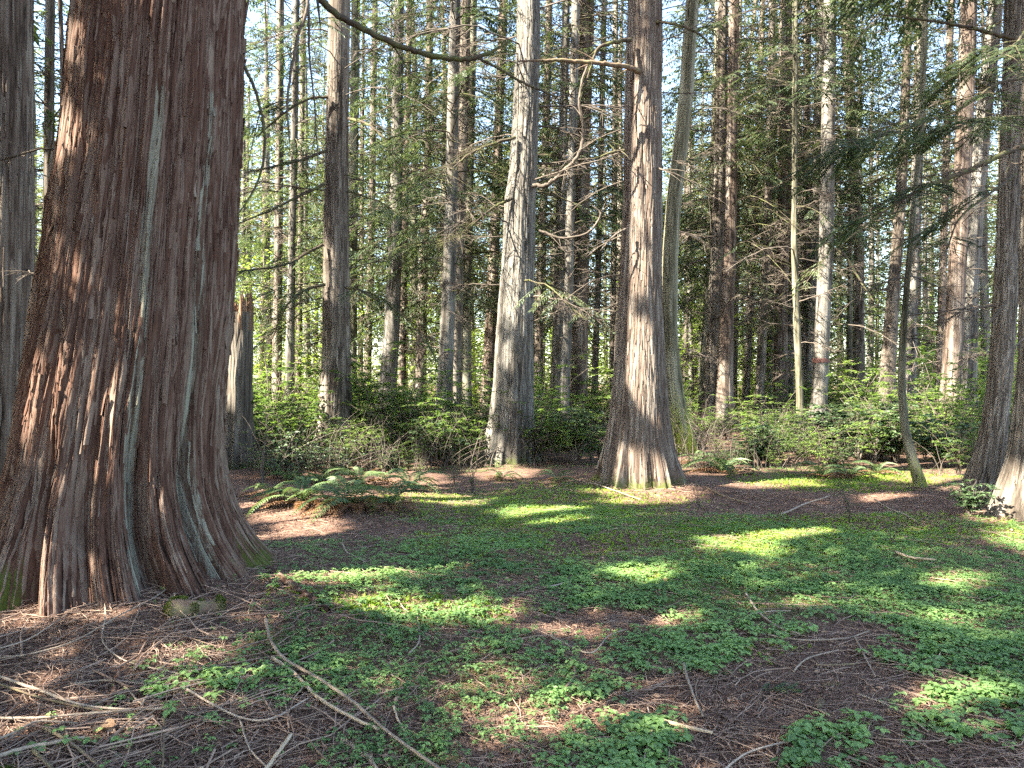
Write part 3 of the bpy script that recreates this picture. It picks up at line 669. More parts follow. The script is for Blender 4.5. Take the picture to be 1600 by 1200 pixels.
# unseen trees added so their crowns shade the clearing from the sunny side
SHADERS = [(-8, 1.5), (-6, -2), (-10, -2), (-12, 2.5), (-8.5, -6), (-13, -5.5), (-15.5, -.5), (-17, 4), (-12, -10), (-17.5, -6), (-20, -1.5), (-22, 3.5),
           (-9.3, 5.6), (-13.5, 7.5), (-4.5, -5.5), (-5.5, -10), (-16.5, -12), (-22.5, -8), (-18.5, 9), (-24.5, -2), (-9, -13), (-21, -13.5), (-13, 12), (-17.5, 14.5), (-7, .2), (-10.5, 4), (-14.5, -9), (-26, 5), (-27, -6)]
for i, (x, y) in enumerate(SHADERS):
    best = None; rj = rs(40 + i)
    for q in range(90):      # stand each one where its trunk's own shadow misses the sunlit spots
        jx, jy = x + (rj.random() - .5) * 3.2, y + (rj.random() - .5) * 3.2
        if (jx > -.76 * jy - .6) if jy > 0 else (jx > -3 or math.hypot(jx, jy) < 4): continue
        sc_ = 0
        for cx, cy_, rx, ry, st_ in PATCH:
            gY = gy(cy_); gX = (cx - 800) / F * gY
            al = (gX - jx) * -sd[0] + (gY - jy) * -sd[1]; pe = abs((gX - jx) * sd[1] - (gY - jy) * sd[0])
            if 0 < al < 27: sc_ += st_ * max(0, .55 - pe) * (2 if st_ > .85 else 1)
        if best is None or sc_ < best[0]: best = (sc_, jx, jy)
    if best: _, x, y = best
    r = rs(60 + i)
    T(8.0, [(HY - (7 - CAMZ) / 8 * F, 800, .36 / 8 * F), (HY, 800, .40 / 8 * F), (HY + CAMZ / 8 * F, 800, .52 / 8 * F)], ['brown', 'grey', 'red'][i % 3], "unseen tall conifer added to shade the clearing", "added shade conifers", H=float(28 + r.random() * 6), N=24, res=.3, crown=None, dead=0, live=0, seed=60 + i)
    g_ = float(gz(x, y)); TREES[-1].root.location = (x, y, g_); TREES[-1].x, TREES[-1].y, TREES[-1].g = x, y, g_
    TREES[-1].shader = True

# faded red band on the marked trunk
def paint_band():
    t = MARK
    z0 = CAMZ + (HY - 563) / F * 23.5 - t.g
    n = 48; th = np.linspace(0, 2 * np.pi, n, endpoint=False)
    cx, cy_, r = at_h(t, z0)
    V = []
    for k, dz in enumerate((-.055, -.02, .02, .055)):
        rr = r * 1.06 + .006
        w = (vn(th * 3, k, 0, 5) - .5) * .07
        V.append(np.stack([cx + rr * np.cos(th), cy_ + rr * np.sin(th), z0 + dz + w * (k in (0, 3))], -1))
    V = np.concatenate(V); idx = np.arange(4 * n).reshape(4, n)
    a = idx[:-1]; b = np.roll(a, -1, 1); c = idx[1:]; d = np.roll(c, -1, 1)
    me = mesh_np("paint_band", V, [np.stack([a, b, d, c], -1).reshape(-1, 4)], [M['paint']], {"tint": np.full(4 * n, .5)})
    link("paint_band", me, t.root, label="faded red paint band")
paint_band()

# ------------------------------------------------------------------ branches and crowns (prototypes, shared)
def rotz(v, a):
    c, s = np.cos(a), np.sin(a)
    return np.stack([v[..., 0] * c - v[..., 1] * s, v[..., 0] * s + v[..., 1] * c, v[..., 2]], -1)

def live_branch(L, r, leafL=.10, leafW=.030, step=.055, rad=.02, up=.25, droop=.5, twstep=.10, bare=.25):
    """returns stem tubes [(P,R)] and leaf arrays along +X"""
    n = 9; t = np.linspace(0, 1, n)
    main = np.stack([L * t, (r.random() - .5) * .3 * L * t ** 2, L * (up * t - droop * t ** 2)], -1)
    main[1:-1] += (r.random((n - 2, 3)) - .5) * .05 * L * .4
    tb = [(main, rad * (1 - t * .85) + .002)]
    k = max(3, int(L * (1 - bare) / twstep))
    tt = np.sort(bare + (1 - bare) * r.random(k)); side = np.where(np.arange(k) % 2, 1, -1)
    base = np.stack([np.interp(tt, t, main[:, i]) for i in range(3)], -1)
    tl = (.12 + .42 * L * (1 - tt) ** .8 * (.6 + .5 * r.random(k)))
    ang = side * np.radians(48 + 22 * r.random(k))
    dirv = np.stack([np.cos(ang), np.sin(ang), -.12 - .3 * r.random(k)], -1)
    LB, LD, LN = [], [], []
    m = 5; u = np.linspace(0, 1, m)
    for i in range(k):
        q = base[i] + dirv[i] * tl[i] * u[:, None]; q[:, 2] -= .22 * tl[i] * u ** 2; q[:, 0] += .15 * tl[i] * u ** 2
        tb.append((q, np.linspace(rad * .3, .0015, m)))
        nl = max(2, int(tl[i] / step)); v = np.linspace(.12, 1, nl)
        bb = np.stack([np.interp(v, u, q[:, j]) for j in range(3)], -1)
        for sgn in (-1, 1):
            a = np.radians(38) * sgn + (r.random(nl) - .5) * .5
            d = rotz(np.broadcast_to(nrm(q[-1] - q[0]), (nl, 3)), a)
            d = d + np.stack([np.zeros(nl), np.zeros(nl), -.25 * r.random(nl)], -1)
            LB.append(bb); LD.append(d)
            LN.append(np.stack([(r.random(nl) - .5) * .8, (r.random(nl) - .5) * .8, np.ones(nl)], -1))
    LB, LD, LN = map(np.concatenate, (LB, LD, LN))
    return tb, LB, LD, LN, leafL * (.65 + .6 * r.random(len(LB))), leafW * (.7 + .5 * r.random(len(LB)))

def xform(p, rz, ry, org):
    """pitch about Y by ry, then turn about Z, then move"""
    c, s = math.cos(ry), math.sin(ry)
    q = np.stack([p[..., 0] * c + p[..., 2] * s, p[..., 1], -p[..., 0] * s + p[..., 2] * c], -1)
    return rotz(q, rz) + org

def add_branch(acc, br, rz, ry, org, sides=3, cut=None, tintr=None, cutstems=True):
    tb, LB, LD, LN, ll, lw = br
    for n in set(len(q[0]) for q in tb):
        Pt = np.stack([q[0] for q in tb if len(q[0]) == n]); R = np.stack([q[1] for q in tb if len(q[0]) == n])
        Pt = xform(Pt, rz, ry, org)
        if cut is not None and cutstems:
            kp = ~(cut(Pt[:, n // 2]) | cut(Pt[:, -1]) | cut(Pt[:, n // 4])); Pt, R = Pt[kp], R[kp]
            if not len(Pt): continue
        v, f = tubes(Pt, R, sides); acc.add(v, f, 1, .4)
    if len(LB):
        b = xform(LB, rz, ry, org); z0 = np.zeros(3)
        d = xform(LD, rz, ry, z0); nn = xform(LN, rz, ry, z0)
        keep = np.ones(len(b), bool) if cut is None else ~cut(b)
        if keep.any():
            v, f = leaves(b[keep], d[keep], nn[keep], ll[keep], lw[keep])
            t = np.repeat((tintr if tintr is not None else .5) + (rs(len(b)).random(keep.sum()) - .5) * .7, 4)
            acc.add(v, f, 0, t)

def crown_mesh(name, H, R, nb, seed, leaf='cedar_leaf', leafL=.11, leafW=.036, step=.07, twstep=.13, power=.8, cut=None, off=None, sparse_low=True):
    r = rs(seed); acc = Acc()
    protos = [live_branch(1.2 + 2.2 * k / 9, r, leafL, leafW, step, .018, .1 + .3 * r.random(), .35 + .3 * r.random(), twstep, .18 + .25 * r.random()) for k in range(10)]
    for i in range(nb):
        u = (i + r.random()) / nb
        z = H * u
        L = R * (1 - u) ** power * (.65 + .5 * r.random()) + .3
        if sparse_low and u < .25 and r.random() < .35: continue
        pr = protos[min(9, int((min(L, 3.4) - 1.2) / 2.2 * 9.99)) if L > 1.2 else 0]
        sc = L / max(pr[0][0][0][-1, 0], .1)
        br = ([(q * sc, rr_) for q, rr_ in pr[0]], pr[1] * sc, pr[2], pr[3], pr[4], pr[5])
        a = r.random() * 2 * np.pi
        org = np.array([0, 0, z]) + (off(z) if off else 0)
        add_branch(acc, br, a, np.radians(-20 * u + 8 * (r.random() - .5)), org, 3, cut, .2 + .6 * r.random())
    return acc.mesh(name, [M[leaf], M['twig_dark']], False)

def prune(me, loc, rz, sc, seed):
    """a copy of a crown without the leaves that stand in the way of the sunlit spots; the same mesh if there are hardly any"""
    nv = len(me.vertices); v = np.empty(nv * 3, np.float32); me.vertices.foreach_get("co", v); v = v.reshape(-1, 3)
    npoly = len(me.polygons); ls = np.empty(npoly, np.int32); me.polygons.foreach_get("loop_start", ls)
    mi = np.empty(npoly, np.int32); me.polygons.foreach_get("material_index", mi)
    li = np.empty(len(me.loops), np.int32); me.loops.foreach_get("vertex_index", li)
    fv = li.reshape(-1, 4)
    w = rotz(v * np.array(sc), rz) + np.array(loc)
    c = w[fv].mean(1); cut = sun_cut(c, seed) & (mi == 0)
    if cut.sum() < npoly * .004: return me
    tt = np.empty(nv, np.float32); me.attributes["tint"].data.foreach_get("value", tt)
    return mesh_np(me.name, v, [fv[~cut]], list(me.materials), {"tint": tt}, mi[~cut], False)

CROWNS = [crown_mesh("crown", 16, 3.2, 92, 300 + i, 'cedar_leaf', .13, .045, .08, .14, sparse_low=False) for i in range(6)]
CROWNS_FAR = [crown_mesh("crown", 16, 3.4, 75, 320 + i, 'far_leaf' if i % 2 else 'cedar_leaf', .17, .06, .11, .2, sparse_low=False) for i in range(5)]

def dead_branch_mesh(i):
    r = rs(400 + i); acc = Acc()
    L = 1.2 + 1.7 * r.random(); n = 9; t = np.linspace(0, 1, n)
    curve = r.choice([-.5, -.35, .05, .3])
    main = np.stack([L * t, (r.random() - .5) * .5 * L * t ** 2, L * ((-.05 + .25 * r.random()) * t + curve * t ** 2)], -1)
    main[1:] += (r.random((n - 1, 3)) - .5) * .05
    tb = [(main, .015 * (1 - .8 * t) + .004)]
    k = r.integers(13, 22); tt = .2 + .8 * r.random(k)
    for j in range(k):
        b = np.array([np.interp(tt[j], t, main[:, q]) for q in range(3)])
        a = (1 if r.random() < .5 else -1) * np.radians(30 + 40 * r.random())
        l = .15 + .45 * r.random() * L * (1.1 - tt[j]); u = np.linspace(0, 1, 5)
        d = np.array([np.cos(a), np.sin(a), (r.random() - .6) * .9]); d /= np.linalg.norm(d)
        q = b + d * l * u[:, None]; q[:, 2] -= .3 * l * u ** 2 * r.random(); q[1:] += (r.random((4, 3)) - .5) * .03
        tb.append((q, np.linspace(.0075, .0032, 5)))
        for s_ in range(r.integers(2, 5)):
            b2 = q[r.integers(1, 4)]; d2 = nrm(d + (r.random(3) - .5) * 1.6); l2 = .08 + .18 * r.random()
            q2 = b2 + d2 * l2 * u[:, None]; q2[:, 2] -= .2 * l2 * u ** 2
            tb.append((q2, np.linspace(.005, .003, 5)))
    for m in (9, 5):
        Pt = np.stack([q[0] for q in tb if len(q[0]) == m]); R = np.stack([q[1] for q in tb if len(q[0]) == m])
        v, f = tubes(Pt, R, 4 if m == 9 else 3); acc.add(v, f, 0, .2 + .6 * r.random())
    return acc.mesh("branch", [M['twig']])
DEAD = [dead_branch_mesh(i) for i in range(16)]

def live_branch_mesh(i):
    r = rs(440 + i); acc = Acc()
    br = live_branch(1.3 + 1.5 * r.random(), r, .085, .028, .05, .014, .1, .35 + .3 * r.random(), .11, .35)
    add_branch(acc, br, 0, 0, np.zeros(3), 4, None, .3 + .5 * r.random())
    return acc.mesh("leafy_branch", [M['cedar_leaf'], M['twig_dark']], False)
LIVE = [live_branch_mesh(i) for i in range(8)]

for ti, t in enumerate(TREES):
    r = rs(500 + t.seed * 7)
    if t.crown is not None:
        far = t.y > 26
        z0 = t.crown - (3.0 if far else (2.2 if t.y > 18 else .8)) + (3.0 if 25 < t.seed < 40 else 0)
        x, y, rad = at_h(t, z0)
        me = (CROWNS_FAR if far else CROWNS)[ti % (5 if far else 6)]
        if t.y < 18:
            off = None
            me = crown_mesh("crown", t.H - z0, 3.0, 70, 700 + ti, 'cedar_leaf', .13, .045, .085, .14,
                            cut=lambda b, t=t, x=x, y=y, z0=z0, ti=ti: sun_cut(b + np.array([t.x + x, t.y + y, t.g + z0]), ti))
            link("crown", me, t.root, loc=(x, y, z0))
        else:
            s = (t.H - z0) / 16; rz = r.random() * 6.28
            link("crown", prune(me, (t.x + x, t.y + y, t.g + z0), rz, (1, 1, s), ti), t.root, loc=(x, y, z0), rot=(0, 0, rz), scale=(1, 1, s))
    top = min(t.H * .6, CAMZ + HY / F * t.y * 1.05)
    lo = 2.0 if t.y > 15 else 2.6
    nd = int(t.dead * (2.6 if t.y > 18 else 1.15))
    for k in range(nd):
        z = lo + (top - lo) * ((k + r.random()) / nd)
        x, y, rad = at_h(t, z); a = r.random() * 6.283
        if t.y < 15: a = r.choice([0, np.pi]) + (r.random() - .5) * 1.6
        s = (.55 + .6 * r.random()) * (1.0 if t.y > 14 else .6)
        link("branch", DEAD[r.integers(0, 16)], t.root, loc=(x + np.cos(a) * rad * .7, y + np.sin(a) * rad * .7, z), rot=(0, 0, a), scale=(s, s, s))
    for k in range(t.live * (3 if 15 < t.y < 27 and t.x < 3 else 1)):
        z = 3.2 + (top - 3.2) * r.random()
        x, y, rad = at_h(t, z); a = r.random() * 6.283; s = .8 + .5 * r.random()
        link("leafy_branch", LIVE[r.integers(0, 8)], t.root, loc=(x + np.cos(a) * rad * .7, y + np.sin(a) * rad * .7, z), rot=(0, r.random() * .3, a), scale=(s, s, s))
    if getattr(t, 'shader', False):  # added shade trees: big sprays block the sun, gaps cut over sunlit spots
        z0 = 4.5 + 2 * r.random()
        me = crown_mesh("crown", t.H - z0, 3.9, 165, 800 + ti, 'cedar_leaf', .28, .12, .15, .2, .6, sparse_low=False,
                        cut=lambda b, t=t, z0=z0, ti=ti: sun_cut(b + np.array([t.x, t.y, t.g + z0]), ti))
        link("crown", me, t.root, loc=(0, 0, z0))

# ------------------------------------------------------------------ hand-placed limbs
def limb(parent, pts, w, mat, name="branch", label=None, sides=8, twigs=0, seed=0, leafy=0, cut=None):
    """pts: (px,py,Y); w: px widths at each point"""
    W = np.array([P(*p) for p in pts]); R = np.array([ww / 2 / F * p[2] for ww, p in zip(w, pts)])
    q, rad = smooth_line(W, 8 * len(pts), R)
    r = rs(1000 + seed)
    q[1:-1] += (r.random((len(q) - 2, 3)) - .5) * rad[1:-1, None] * .7
    o = np.array(parent.location) if parent else q[0]
    acc = Acc(); v, f = tubes((q - o)[None], rad[None], sides); acc.add(v, f, 1, .5)
    for k in range(twigs):
        i = r.integers(3, len(q) - 1); u = np.linspace(0, 1, 5)
        d = nrm(nrm(q[i] - q[i - 1]) * .8 + (r.random(3) - .5) * np.array([1.3, 1.3, 1.5])); l = .15 + .4 * r.random()
        tw = q[i] - o + d * l * u[:, None]; tw[:, 2] -= .2 * l * u ** 2
        v, f = tubes(tw[None], np.linspace(rad[i] * .45, .0018, 5)[None], 4); acc.add(v, f, 1, .5)
    for k in range(leafy):
        i = r.integers(len(q) // 4, len(q) - 1)
        a = math.atan2(q[i][1] - q[i - 1][1], q[i][0] - q[i - 1][0]) + r.choice([-1, 1]) * (.5 + .7 * r.random())
        br = live_branch(.45 + .55 * r.random(), r, .042, .014, .020, .006, .05, .60, .035, .10)
        add_branch(acc, br, a, .1 * (r.random() - .5), q[i] - o, 3, (lambda b, o=o: sun_cut(b + o, seed)), .05 + .5 * r.random(), False)
    me = acc.mesh(name, [M['cedar_leaf'], M[mat]])
    return link(name, me, parent, label=label)

bt = BIG.root
ob = limb(bt, [(300, -250, 5.9), (400, -160, 6.0), (470, -40, 6.1), (520, 18, 6.2), (575, 48, 6.2), (630, 74, 6.3), (690, 90, 6.3), (745, 90, 6.3), (795, 66, 6.3)], [14, 13, 12, 11, 10, 9, 8.5, 7.5, 3], 'twig_dark', label="long dark bare limb arching out", twigs=2, seed=1)
limb(bt, [(742, 89, 6.3), (775, 104, 6.3), (815, 128, 6.3), (868, 151, 6.2)], [5, 4.5, 4, 3], 'twig_dark', seed=2, twigs=3)
limb(bt, [(390, -120, 6.0), (470, -60, 5.9), (481, 5, 5.8), (466, 55, 5.8), (457, 100, 5.8), (449, 160, 5.8), (452, 222, 5.8)], [8, 7, 6, 5, 4.5, 4, 2], 'twig', seed=3, twigs=2, label="bare limb hanging straight down")
limb(bt, [(360, 90, 6.0), (378, 98, 6.0), (398, 140, 5.9), (411, 190, 5.9), (413, 240, 5.9), (400, 290, 5.9), (371, 337, 5.8)], [6, 5.5, 5, 5, 4.5, 3.5, 2], 'twig_dark', seed=4, twigs=2)
limb(bt, [(470, -90, 6.4), (481, 10, 6.4), (484, 90, 6.4), (492, 170, 6.3), (497, 260, 6.3)], [6, 5, 3, 2.5, 1.5], 'twig', seed=40, twigs=5)
CT = [t for t in TREES if t.seed == 17][0].root
limb(CT, [(1000, 112, 11.4), (985, 106, 11.2), (950, 100, 11.0), (905, 96, 10.9), (860, 94, 10.8), (810, 96, 10.7)], [9, 8, 7, 6.5, 5, 2.5], 'stick_dark', seed=5, twigs=8, label="mossy broken branch")
limb(CT, [(985, 62, 11.4), (960, 66, 11.2), (935, 75, 11.1), (925, 100, 11.1), (915, 130, 11.0)], [7, 6, 5, 3, 2], 'twig_dark', seed=6, twigs=7)
limb(CT, [(1020, 34, 11.5), (1045, 36, 11.4), (1080, 46, 11.3), (1105, 65, 11.2), (1118, 90, 11.2)], [5, 4.5, 4, 3, 2], 'twig_dark', seed=7, twigs=8)
limb(CT, [(1025, 262, 11.5), (1050, 270, 11.4), (1080, 285, 11.4), (1110, 310, 11.4)], [3, 3, 2, 1], 'twig', seed=8, twigs=6)
limb(CT, [(975, 235, 11.3), (955, 238, 11.2), (930, 248, 11.2)], [5, 4, 2], 'twig_dark', seed=9, twigs=4)
limb(CT, [(978, 358, 11.3), (960, 368, 11.2), (938, 392, 11.2)], [4, 3, 2], 'twig', seed=10, twigs=4)
S8 = [t for t in TREES if t.seed == 10][0].root
limb(S8, [(832, 290, 14.6), (855, 288, 14.5), (880, 268, 14.4), (905, 240, 14.3), (912, 200, 14.3), (905, 160, 14.2), (915, 110, 14.2), (940, 70, 14.2)], [7, 7, 6, 6, 5, 4.5, 4, 3], 'twig', seed=11, twigs=9, label="curling grey bare branch")
limb(S8, [(842, 360, 14.6), (880, 372, 14.5), (920, 362, 14.5), (938, 335, 14.5), (925, 320, 14.5)], [4, 4, 3, 3, 2], 'twig', seed=12, twigs=8)
limb(S8, [(800, 310, 14.6), (770, 325, 14.5), (740, 350, 14.4), (715, 372, 14.3)], [5, 4, 3, 2], 'twig_dark', seed=13, twigs=4, leafy=7)
limb(S8, [(805, 215, 14.6), (770, 225, 14.4), (735, 240, 14.2), (705, 265, 14.0)], [5, 4, 3, 2], 'twig_dark', seed=14, twigs=4, leafy=8)
S2 = [t for t in TREES if t.seed == 3][0].root
for k, (pp, lf) in enumerate([([(507, 288, 16), (470, 305, 15.7), (430, 325, 15.4), (371, 350, 15)], 2), ([(505, 382, 16), (480, 395, 15.8), (440, 415, 15.6), (368, 424, 15.2)], 2),
                          ([(512, 152, 16), (480, 155, 15.9), (440, 180, 15.7), (400, 215, 15.5)], 4), ([(508, 445, 16), (480, 452, 15.8), (450, 475, 15.6), (425, 530, 15.6)], 4),
                          ([(512, 235, 16), (470, 250, 15.8), (420, 262, 15.6), (380, 270, 15.4)], 4), ([(545, 185, 16), (575, 195, 15.6), (600, 215, 15.5)], 3), ([(540, 450, 16), (560, 452, 15.6), (590, 470, 15.5)], 3)]):
    limb(S2, pp, [5, 4.5, 3.5, 2][:len(pp)], 'twig_dark', seed=15 + k, twigs=7, leafy=lf)
S30 = [t for t in TREES if t.seed == 41][0].root
S29 = [t for t in TREES if t.seed == 40][0].root
limb(S30, [(1612, 225, 8.6), (1570, 240, 8.4), (1510, 268, 8.2), (1450, 290, 8.0), (1400, 318, 7.9), (1355, 350, 7.8), (1320, 378, 7.7)], [9, 8.5, 8, 6.5, 5, 3.5, 2], 'twig_dark', seed=30, twigs=14, leafy=5, label="long drooping limb with green sprays")
limb(S30, [(1612, 120, 8.6), (1560, 130, 8.3), (1500, 170, 8.1), (1430, 195, 7.9), (1370, 215, 7.8), (1300, 225, 7.7)], [6, 5, 4, 3, 2.5, 1.5], 'twig_dark', seed=31, twigs=9, leafy=10)
limb(S30, [(1612, 180, 8.6), (1570, 185, 8.2), (1520, 190, 7.9), (1470, 210, 7.7)], [5, 4, 3, 2], 'twig_dark', seed=32, twigs=8, leafy=8)
limb(S30, [(1612, 30, 8.6), (1590, 65, 8.2), (1560, 90, 7.9), (1545, 120, 7.7)], [5, 4, 3, 2], 'twig_dark', seed=33, twigs=5, leafy=9)
limb(S29, [(1585, 60, 10.8), (1540, 50, 10.6), (1490, 38, 10.5), (1420, 28, 10.4), (1370, 22, 10.4)], [6, 5.5, 4.5, 3.5, 2], 'twig_dark', seed=34, twigs=12)
limb(S29, [(1572, 470, 10.7), (1550, 500, 10.6), (1525, 530, 10.5)], [4, 3, 2], 'twig', seed=35, twigs=5)
limb(S29, [(1590, 270, 10.8), (1550, 300, 10.4), (1500, 340, 10.2), (1480, 390, 10.1)], [5, 4, 3, 2], 'twig_dark', seed=36, twigs=8, leafy=6)
limb(S30, [(1610, 520, 8.6), (1585, 545, 8.4), (1565, 600, 8.3)], [4, 3, 2], 'twig', seed=37, twigs=4)
S26 = [t for t in TREES if t.seed == 31][0].root
limb(S26, [(1292, 380, 23.3), (1320, 400, 23), (1345, 440, 22.8), (1365, 470, 22.6)], [4, 4, 3, 2], 'twig_dark', seed=38, twigs=8)

# ------------------------------------------------------------------ broken stump
def snag():
    Y = 13.9; bx = P(372, 0, Y)[0]; g = float(gz(bx, Y))
    pts = [(487, 376, 36), (540, 374, 40), (600, 372, 42), (660, 371, 46), (700, 370, 54), (728, 369, 62)]
    zs = np.array([CAMZ + (HY - p[0]) / F * Y for p in pts])[::-1] - g; zs[0] = -.3
    xs = np.array([(p[1] - 800) / F * Y for p in pts])[::-1] - bx; rr = np.array([p[2] / 2 / F * Y for p in pts])[::-1]
    grid = np.arange(-.3, zs[-1], .04)
    me = trunk_mesh("trunk", zs, xs, xs * 0, rr, 150, grid, M['snag'], 77, .14, .8, 3, .016, .05, .008, .4, topcap=False)
    root = link("broken_stump", None, label="tall broken grey stump with splintered orange top beside the massive cedar", cat="stump", loc=(bx, Y, g))
    link("trunk", me, root)
    acc = Acc(); r = rs(3)
    top = zs[-1]; x0, R = xs[-1], rr[-1]
    for k in range(46):
        a = r.random() * 6.283; q = R * (.45 + .5 * r.random())
        h = (.10 + .30 * r.random()) * (1.2 if np.cos(a) > .3 else .75)
        b = np.array([x0 + q * np.cos(a), q * np.sin(a), top - .35]); tp = b + np.array([(r.random() - .5) * .03, (r.random() - .5) * .03, .3 + h])
        m = b * .4 + tp * .6
        v, f = tubes(np.stack([b, m, tp])[None], np.array([[.045, .036, .004]]), 5); acc.add(v, f, 0, r.random())
    th = np.linspace(0, 2 * np.pi, 20, endpoint=False)
    ring = np.stack([x0 + R * .93 * np.cos(th), R * .93 * np.sin(th), np.full(20, top - .06)], -1)
    V = np.vstack([ring, [[x0, 0, top - .1]]])
    acc.add(V, np.stack([np.arange(20), np.roll(np.arange(20), -1), np.full(20, 20)], -1), 0, .1)
    link("splinter_crest", acc.mesh("splinter_crest", [M['torn']]), root, label="orange-brown splintered top")
snag()

# ------------------------------------------------------------------ far trees and far leaves
r = rs(71)
k = 0; placed = []
while k < 140:
    y = 33 + 42 * r.random() ** 1.1; x = (r.random() - .5) * 1.5 * y
    if any(abs(x - a) < 1.0 and abs(y - b) < 3 for a, b in placed): continue
    placed.append((x, y)); k += 1
    if k <= 6:
        zs = np.array([-.4, .0, 1.2, 8, 16, 24.0]); rr_ = np.array([.27, .24, .19, .15, .10, .02]) * (.8 + .08 * k)
        xs = np.array([0, 0, 0, .15, .1, .3]) * (1 if k % 2 else -1)
        me = trunk_mesh("trunk", zs, xs, xs * 0, rr_, 14, np.linspace(-.4, 24, 40), M[['brown', 'grey', 'red', 'green', 'grey', 'brown'][k - 1]], 200 + k, .06)
        FT = globals().setdefault('FT', []); FT.append(me)
    g = float(gz(x, y)); me = FT[int(r.integers(0, len(FT)))]
    root = link("conifer_tree", None, label="thin far-off conifer trunk deep in the wood", cat="tree", group="far-off conifers", loc=(x, y, g), rot=((r.random() - .5) * .05, (r.random() - .5) * .05, r.random() * 6.28))
    s = .75 + .6 * r.random()
    link("trunk", me, root, scale=(s, s, 1))
    z0 = 4 + 5.0 * r.random()
    rz = r.random() * 6.28; cm = CROWNS_FAR[int(r.integers(0, 5))]; root.rotation_euler = (0, 0, 0)
    if x < 0: cm = prune(cm, (x, y, g + z0), rz, (1, 1, (23 - z0) / 16), k)
    link("crown", cm, root, loc=(0, 0, z0), rot=(0, 0, rz), scale=(1, 1, (23 - z0) / 16))
    for q in range(4):
        a = r.random() * 6.28
        link("branch", DEAD[int(r.integers(0, 16))], root, loc=(.1 * np.cos(a), .1 * np.sin(a), 1.5 + 5 * r.random()), rot=(0, 0, a), scale=(1.3, 1.3, 1.3))

def leaf_mass(name, label, n, yr, wfac, hfun, ln, wd, mat, seed, thr=.45, ns=(.45, .45, .6), shape=4, ymin_px=None, zmin=0.0, horiz=.6, mask=None):
    r = rs(seed); m = int(n * 3.2)
    y = yr[0] + (yr[1] - yr[0]) * r.random(m); x = (r.random(m) - .5) * wfac * y
    z = zmin + hfun(x, y) * r.random(m) ** .9
    d = fbm(x * ns[0], y * ns[1], z * ns[2], seed, 3)
    keep = d + (r.random(m) - .5) * .10 > thr
    if mask is not None: keep &= mask(x, y)
    x, y, z = x[keep][:n], y[keep][:n], z[keep][:n]; m = len(x)
    b = np.stack([x, y, z + gz(x, y)], -1)
    a = r.random(m) * 6.283
    dv = np.stack([np.cos(a), np.sin(a), (r.random(m) - .65) * 1.1], -1)
    nn = np.stack([(r.random(m) - .5) * 2 * horiz, (r.random(m) - .5) * 2 * horiz, np.ones(m)], -1)
    acc = Acc(); s = .6 + .8 * r.random(m)
    v, f = leaves(b, dv, nn, ln * s, wd * s, shape); acc.add(v, f, 0, np.repeat(np.clip(d[keep][:n] * 1.2 - .1 + (r.random(m) - .5) * .6, 0, 1), shape))
    return acc, b, r

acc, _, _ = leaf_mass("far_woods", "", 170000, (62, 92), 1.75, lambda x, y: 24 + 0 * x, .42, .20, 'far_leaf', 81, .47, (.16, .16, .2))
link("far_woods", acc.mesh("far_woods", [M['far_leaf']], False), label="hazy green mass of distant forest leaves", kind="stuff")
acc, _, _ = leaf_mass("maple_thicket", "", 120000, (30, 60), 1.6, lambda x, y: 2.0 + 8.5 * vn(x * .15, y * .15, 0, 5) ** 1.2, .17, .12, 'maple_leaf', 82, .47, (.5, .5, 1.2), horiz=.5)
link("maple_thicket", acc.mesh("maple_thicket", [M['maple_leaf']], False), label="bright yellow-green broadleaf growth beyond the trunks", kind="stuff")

# ------------------------------------------------------------------ undergrowth
def clear_of(x, y):
    px, py = to_px(x, y)
    lim = np.interp(px, [-400, 380, 450, 600, 700, 760, 930, 1060, 1100, 1200, 1330, 1470, 1600, 2200], [13, 13.5, 12.6, 13.2, 13.4, 14.0, 14.2, 13.5, 13.4, 13.8, 14.0, 13.6, 12.6, 12])
    ok = y > lim + (fbm(x * .8, y * .8, 0, 91) - .5) * 1.8
    return ok
def h_salal(x, y):
    px, _ = to_px(x, y)
    h = np.interp(px, [380, 500, 700, 950, 1100, 1250, 1400, 1600], [.6, .7, .9, .9, .45, .65, .9, 1.0])
    return h * (.45 + .9 * fbm(x * .7, y * .7, 0, 92)) * np.clip((y - 12) / 5, .35, 1.35)

